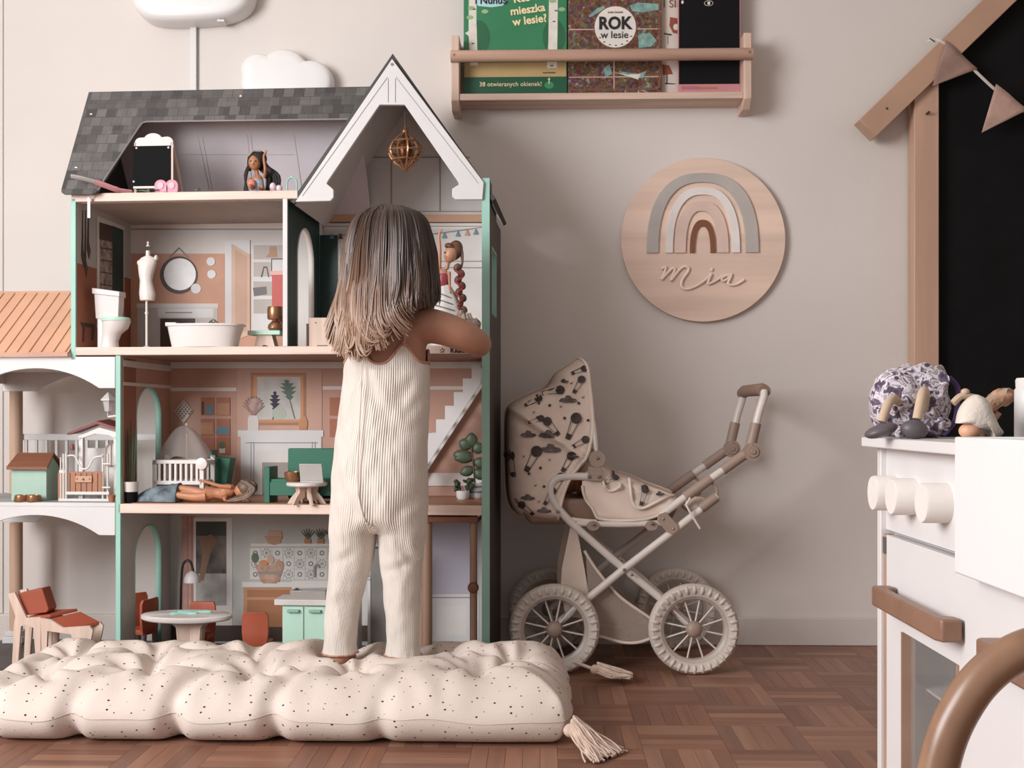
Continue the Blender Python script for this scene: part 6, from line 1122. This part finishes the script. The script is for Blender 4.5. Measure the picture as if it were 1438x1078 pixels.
arm([(512, 0, 462, 25), (502, 10, 466, 24), (500, 34, 480, 20), (502, 62, 490, 18), (504, 100, 480, 15), (508, 138, 466, 11.5)], -1)
for hx, sgn in ((641, -1), (510, 1)):
    m.ell((hx, 156, 464), (12, 16, 7), 12, 8)
    for q_, l_ in enumerate((19, 23, 22, 17)): x = hx-9+q_*6; m.tube([(x, 166, 463), (x, 166+l_*.5, 460), (x, 166+l_*.85, 463), (x, 166+l_, 467)], [4.2, 4, 3.7, 3.2], 8)
    m.tube([(hx+sgn*9, 150, 465), (hx+sgn*16, 160, 465), (hx+sgn*17, 170, 466)], [4.5, 4.2, 3.4], 8)
body = t.part(m, 'body', skin, remesh=.0045, smooth=5)
for s_ in (-1, 1): t.part(t.mb().ell((550+s_*17, 53, 368), (6, 3.5, 5), 12, 8), 'eye', mat('eye_brown', '33241d', .2), body)
t.part(t.mb().ell((550, 60, 399), (10, 3, 3), 12, 8), 'lips', mat('lips', 'a8655c', .4), body)
for s_ in (-1, 1): t.part(t.mb().ell((550+s_*49, -6, 386), (1.6, 1.6, 1.6), 8, 6), 'earring', mat('earring', 'e8e2de', .15, .5), body)
# jumpsuit: one sheet, torso ring splitting into two legs
rows = [(486, 543, 59, 41), (513, 543, 60.5, 43), (530, 543, 61, 45), (560, 541.5, 62.5, 47), (590, 538.5, 64, 49), (620, 535.5, 65.5, 51), (650, 534, 67, 54), (680, 533.5, 68.5, 57), (705, 533, 69, 58), (728, 532, 68.5, 56)]
def dens(T_, n):
    return [tuple(T_[i][q_]+(T_[i+1][q_]-T_[i][q_])*k_/n for q_ in range(4)) for i in range(len(T_)-1) for k_ in range(n)]+[T_[-1]]
rows = rows[:2]+dens(rows[1:], 3)[1:]
FOLD = [(512, 520, 556, 600, -4.5, 6), (530, 545, 570, 610, -3, 6), (585, 535, 548, 590, -3.5, 6), (600, 560, 566, 590, -2.5, 5), (480, 668, 521, 752, -5, 7), (500, 690, 527, 745, -3, 5), (474, 770, 512, 804, -4, 6), (470, 790, 505, 770, -3, 5), (556, 742, 592, 796, -4.5, 6), (548, 770, 590, 810, -3.5, 5), (540, 800, 585, 785, -3, 5), (600, 690, 560, 720, -2.5, 6), (476, 600, 505, 640, -2.5, 6), (462, 845, 500, 835, -2, 5), (545, 860, 588, 850, -2, 5), (505, 640, 545, 660, 2, 12), (545, 625, 590, 640, 2, 12)]
def fold_at(x, y):
    f = 0
    for x0, y0, x1, y1, am, wd in FOLD:
        dx, dy = x1-x0, y1-y0; l2 = dx*dx+dy*dy; s_ = ((x-x0)*dx+(y-y0)*dy)/l2
        if -.15 < s_ < 1.15:
            dd = ((x-x0)*dy-(y-y0)*dx)/math.sqrt(l2); f += am*math.exp(-(dd/wd)**2)*max(0, math.sin(math.pi*(s_+.15)/1.3))
            f -= .45*am*math.exp(-((dd-wd*1.7)/wd)**2)*max(0, math.sin(math.pi*(s_+.15)/1.3))
    return f
NR = 56; V = []; UVv = []; Fc = []; NRIB = 122
def top_y(i):
    a = 2*math.pi*i/NR; x = 543+59*math.sin(a)
    if math.cos(a) < 0.2: return 513-28*math.exp(-((x-571)/15)**2)-28*math.exp(-((x-506)/15)**2)-3*math.exp(-((x-602)/8)**2)
    return 492
for k_, (y, cx, hw, hd) in enumerate(rows):
    for i in range(NR):
        a = 2*math.pi*i/NR; yy = top_y(i) if k_ == 0 else (max(y, top_y(i)+10) if k_ == 1 else y)
        bum = 1+(.10*math.exp(-((y-690)/38)**2)*(1-.5*math.exp(-(math.sin(a)/.22)**2)) if math.cos(a) < 0 else 0)
        wr = 1.4*noise.noise((math.sin(a)*2.2+y*.02, y*.035, 1))+(fold_at(cx+hw*math.sin(a), y) if math.cos(a) < .1 else 0)
        V.append((cx+(hw+wr)*math.sin(a), (hd*bum+wr)*math.cos(a), yy)); UVv.append(i/NR)
nk = len(rows)
for k_ in range(nk-1):
    for i in range(NR): Fc.append(((k_*NR+i, k_*NR+(i+1) % NR, (k_+1)*NR+(i+1) % NR, (k_+1)*NR+i), (i/NR, (i+1)/NR, (i+1)/NR, i/NR)))
last = (nk-1)*NR; K = 6; cst = len(V)
for q_ in range(1, K+1):
    s_ = q_/(K+1); V.append((529, -50*math.cos(math.pi*s_), 734+16*math.sin(math.pi*s_))); UVv.append(.5)
half = NR//2
loops = {1: [last+i for i in range(half+1)]+[cst+q_ for q_ in range(K)], -1: [last+half+i for i in range(half)]+[last]+[cst+K-1-q_ for q_ in range(K)]}
legs = {1: [(745, 566, 35, 44), (765, 564, 32.5, 38), (790, 563, 30.5, 33), (815, 564.5, 27.5, 30), (845, 565, 25.5, 28), (880, 565.5, 24, 26), (905, 565.5, 23, 25), (915, 566, 24.5, 26), (918, 566, 25.5, 27)], -1: [(745, 496, 34, 44), (765, 495, 32.5, 38), (790, 492.5, 30, 33), (815, 488, 27.5, 30), (845, 482.5, 25, 28), (880, 479, 23.5, 26), (905, 477, 23, 25), (913, 477, 24, 26), (916, 477, 25, 27)]}
hems = {}
for sd in (1, -1):
    lp = loops[sd]; n_ = len(lp); prev = lp
    us = [(i/NR if sd > 0 else (half+i)/NR) for i in range(half+1)]+[(.5 if sd > 0 else 1)+(q_+1)/(K+1)*.16 for q_ in range(K)]
    LG = dens(legs[sd][:-2], 4)+legs[sd][-2:]
    for k_, (y, cx, hw, hd) in enumerate(LG):
        cur = []
        for j in range(n_):
            ph = (-42+264*j/half) if j <= half else 222+96*(j-half)/(K+1)
            if sd < 0: ph = -(222-264*j/half) if j <= half else 42+96*(j-half)/(K+1)
            a = rad(ph); wr = 1.8*noise.noise((math.sin(a)*1.8+sd*5, math.cos(a)*1.8, y*.05))+(1.0*math.sin(j*2.1) if k_ > len(LG)-3 else 0)+(fold_at(cx+hw*math.sin(a), y) if math.cos(a) < .1 else 0)
            x, d_ = cx+(hw+wr)*math.sin(a), (hd+wr)*math.cos(a); yy = y
            if k_ == 0: yy = y+(3 if j > half else 0)
            cur.append(len(V)); V.append((x, d_, yy))
        for j in range(n_):
            j2 = (j+1) % n_; u2 = us[j2] if j2 else us[j]+.02; Fc.append(((prev[j], prev[j2], cur[j2], cur[j]), (us[j], u2, u2, us[j])))
        prev = cur
    hems[sd] = [V[i] for i in prev]
js = t.mb(); js.add(V, [f for f, _ in Fc]); rib = mat('ribbed_jersey', 'dfd5cb', .85, var=.02, scale=10, sheen=.2)
def make_rib(m):
    N, L, bb = nodes_of(m); uv = N.new('ShaderNodeUVMap'); uv.uv_map = 'UVMap'; sp = N.new('ShaderNodeSeparateXYZ'); L.new(uv.outputs[0], sp.inputs[0])
    s_ = math_node(N, L, 'SINE', math_node(N, L, 'MULTIPLY', sp.outputs[0], 2*math.pi*NRIB)); tc = N.new('ShaderNodeTexCoord'); n = N.new('ShaderNodeTexNoise'); n.inputs['Scale'].default_value = 13; n.inputs['Detail'].default_value = 2
    mp = N.new('ShaderNodeMapping'); mp.inputs['Rotation'].default_value = (0, .6, 0); mp.inputs['Scale'].default_value = (1.5, 1, .55); L.new(tc.outputs['Object'], mp.inputs[0]); L.new(mp.outputs[0], n.inputs['Vector'])
    b1 = N.new('ShaderNodeBump'); b1.inputs['Strength'].default_value = .8; b1.inputs['Distance'].default_value = .03; L.new(n.outputs['Fac'], b1.inputs['Height'])
    b2 = N.new('ShaderNodeBump'); b2.inputs['Strength'].default_value = .5; b2.inputs['Distance'].default_value = .0016; L.new(s_, b2.inputs['Height']); L.new(b1.outputs[0], b2.inputs['Normal']); L.new(b2.outputs[0], bb.inputs['Normal'])
make_rib(rib)
jo = t.part(js, 'jumpsuit', rib, recalc=False, subs=1, ang=180)
uvl = jo.data.uv_layers.new(name='UVMap')
for p, (_, us) in zip(jo.data.polygons, Fc):
    for li, u in zip(p.loop_indices, us): uvl.data[li].uv = (u, 0)
trim = mat('rose_piping', 'b88572', .8)
tp = [V[i] for i in range(NR)]; t.part(t.mb().tube(smooth_path(tp+[tp[0]], 2), 2.0, 8), 'neck_piping', trim, jo)
for sd in (1, -1): t.part(t.mb().tube(hems[sd], 1.2, 6, closed=True), 'hem_piping', trim, jo)
for x in (571, 506): t.part(t.mb().tube(smooth_path([(x, -39, 488), (x+3 if x > 540 else x-1, -40, 468), (x+6 if x > 540 else x-4, -28, 446), (x+5 if x > 540 else x-3, -4, 436), (x, 26, 444), (x, 36, 470), (x, 38, 494)], 4), 3.4, 8, flat=.7), 'shoulder_strap', trim, jo)
t.part(t.mb().tube(smooth_path([(516, -46, 514), (515, -50, 560), (513, -55, 620), (513, -62, 680), (519, -60, 715), (528, -56, 740)], 4), .8, 5), 'back_seam', mat('seam_thread', 'c4b8ac', .9), jo)
# hair
HT = [(289, 547, 8, 10, 0), (293, 547, 24, 24, 0), (300, 548, 42, 38, 0), (312, 548, 52, 50, 0), (328, 548, 58, 57, 0), (350, 548, 63.5, 62, 0), (400, 547, 69, 64, -3), (430, 544, 71, 56, -12), (460, 542, 71, 46, -22), (515, 540, 68, 36, -30)]
YE = [(460, 458), (472, 470), (482, 490), (496, 504), (515, 507), (540, 494), (562, 474), (585, 446), (600, 434), (620, 428)]
hm = mat('child_hair', '6b5044', .42, spec=.6)
def make_hair(m):
    N, L, bb = nodes_of(m); g_ = N.new('ShaderNodeNewGeometry'); tc = N.new('ShaderNodeTexCoord'); sp = N.new('ShaderNodeSeparateXYZ'); L.new(tc.outputs['Object'], sp.inputs[0])
    z0, z1 = (b-505)*t.k, (b-320)*t.k; f = math_node(N, L, 'DIVIDE', math_node(N, L, 'SUBTRACT', sp.outputs[2], z0), z1-z0)
    f2 = math_node(N, L, 'ADD', f, math_node(N, L, 'MULTIPLY', math_node(N, L, 'SUBTRACT', g_.outputs['Random Per Island'], .5), .5)); side_shade = math_node(N, L, 'MULTIPLY', sp.outputs[0], 2.6); f3 = math_node(N, L, 'ADD', f2, side_shade)  # strands vary at random; lit left and shaded right are painted into the colour
    r = N.new('ShaderNodeValToRGB'); e = r.color_ramp.elements; e[0].position = 0; e[0].color = lin('ab8e79'); e[1].position = 1; e[1].color = lin('36271f')
    for p_, c_ in ((.3, '836553'), (.62, '5b4438')): x = e.new(p_); x.color = lin(c_)
    L.new(f3, r.inputs[0]); L.new(r.outputs[0], bb.inputs['Base Color'])
make_hair(hm)
def hpt(a, y, rr):
    cx, hw, hd, d0 = lerp_tab(HT, y); return cx+hw*rr*math.sin(a), d0-hd*rr*math.cos(a)
hr = t.mb()
hr.loft([[(cx+hw*.93*math.sin(2*math.pi*i/32), d0-hd*.93*math.cos(2*math.pi*i/32), y) for i in range(32)] for y, cx, hw, hd, d0 in HT[:8]]+[[(538+48*math.sin(2*math.pi*i/32), -24-30*math.cos(2*math.pi*i/32), 446-.18*48*math.sin(2*math.pi*i/32)) for i in range(32)], [(524+30*math.sin(2*math.pi*i/32), -30-22*math.cos(2*math.pi*i/32), 476) for i in range(32)]])
for s_ in range(1500):
    a = random.uniform(-2.35, 2.35) if s_ % 3 else random.uniform(-1.6, 1.6); rr = random.uniform(.93, 1.035); xx = hpt(a, 430, rr)[0]; ye = lerp_tab(YE, xx)[0]+random.uniform(-9, 6)
    if abs(a) > 1.9: ye = min(ye, 452)
    y0 = 289+random.uniform(0, 6)+abs(a)*2; wa = random.uniform(-.1, .1); ph = random.uniform(0, 6.28); pts = []; rs = []
    n_ = 13; lk = round(a*7); cl_ = (math.sin(lk*2.3)*1.3+.7)+random.uniform(-.25, .25); lock = math.sin(lk*1.7)*.07; ph = ph*.25+lk*1.9
    for k_ in range(n_):
        u = k_/(n_-1); y = y0+(ye-y0)*(u**1.1); al = a+wa*math.sin(u*3+ph)*u+lock*u
        x, d_ = hpt(al, y, rr*(.97+.03*math.sin(u*5+ph)))
        if u > .72:
            q_ = (u-.72)/.28; x += cl_*13*q_*q_*(1 if x < 575 else .2); d_ -= 6*math.sin(q_*3)*(1 if math.cos(a) > 0 else -1); y -= 12*max(0, q_-.5)*abs(cl_)
        pts.append((x, d_, y)); rs.append(1.75*(1-.6*u**3)*(.8+.4*((s_*7) % 11)/11))
    P = smooth_path(pts, 2); hr.tube(P, [rs[min(i//2, n_-1)] for i in range(len(P))], 5, flat=.8)
def hdep(x, y, f=1.0):      # depth of the hair surface at a place on the back of the head
    cx, hw, hd, d0 = lerp_tab(HT, y); return d0-hd*f*math.sqrt(max(.05, 1-((x-cx)/hw)**2))
for lx, ly, sg, w_ in ((492, 440, .55, .8), (500, 450, .9, 1), (510, 442, .8, .9), (519, 455, .9, 1), (529, 445, .9, .9), (540, 444, .8, .8), (550, 432, .7, .7), (505, 464, -.5, .7), (514, 468, .7, .8), (484, 446, -.3, .5)):   # loose curls over the back
    for q_ in range(12):
        j1, j2, j3 = random.uniform(-4.5, 4.5), random.uniform(-5, 4), random.uniform(-2, 2); jj = random.uniform(.6, 1.15); P = [(lx+j1, hdep(lx+j1, ly-80+j2*4, .9), ly-80+j2*4), (lx-2*sg+j1, hdep(lx+j1, ly-45, .99), ly-45), (lx-3*sg+j1, hdep(lx+j1, ly-12, 1.02)+j3, ly-12)]
        dd = P[-1][1]; P += [(lx-2*sg+j1, dd-2, ly+12+j2), (lx+7*sg*w_*jj+j1, dd-4, ly+27+j2), (lx+19*sg*w_*jj+j1*.6, dd-4, ly+32+j2), (lx+29*sg*w_*jj+j1*.4, dd, ly+25+j2), (lx+31*sg*w_*jj, dd+4, ly+16+j2)]
        P = smooth_path(P, 4); hr.tube(P, [1.5*(.35+.65*min(1, i/10))*(1-.6*(i/len(P))**3) for i in range(len(P))], 5, flat=.8)
for s_ in range(0):   # curled locks at the ends
    x0 = random.uniform(478, 560); ye = lerp_tab(YE, x0)[0]-12; r_ = random.uniform(7, 15); d_ = -62+random.uniform(-6, 8); a0 = random.uniform(0, 2); P = [(x0+r_*math.cos(a0+q_*.55)*(1 if s_ % 2 else -1), d_+q_*.8, ye-8+r_*.75*math.sin(a0+q_*.55)) for q_ in range(9)]
    hr.tube(smooth_path(P, 2), [2.4]*12+[1.6]*5, 5)
t.part(hr, 'hair', hm, body, recalc=False, ang=80)
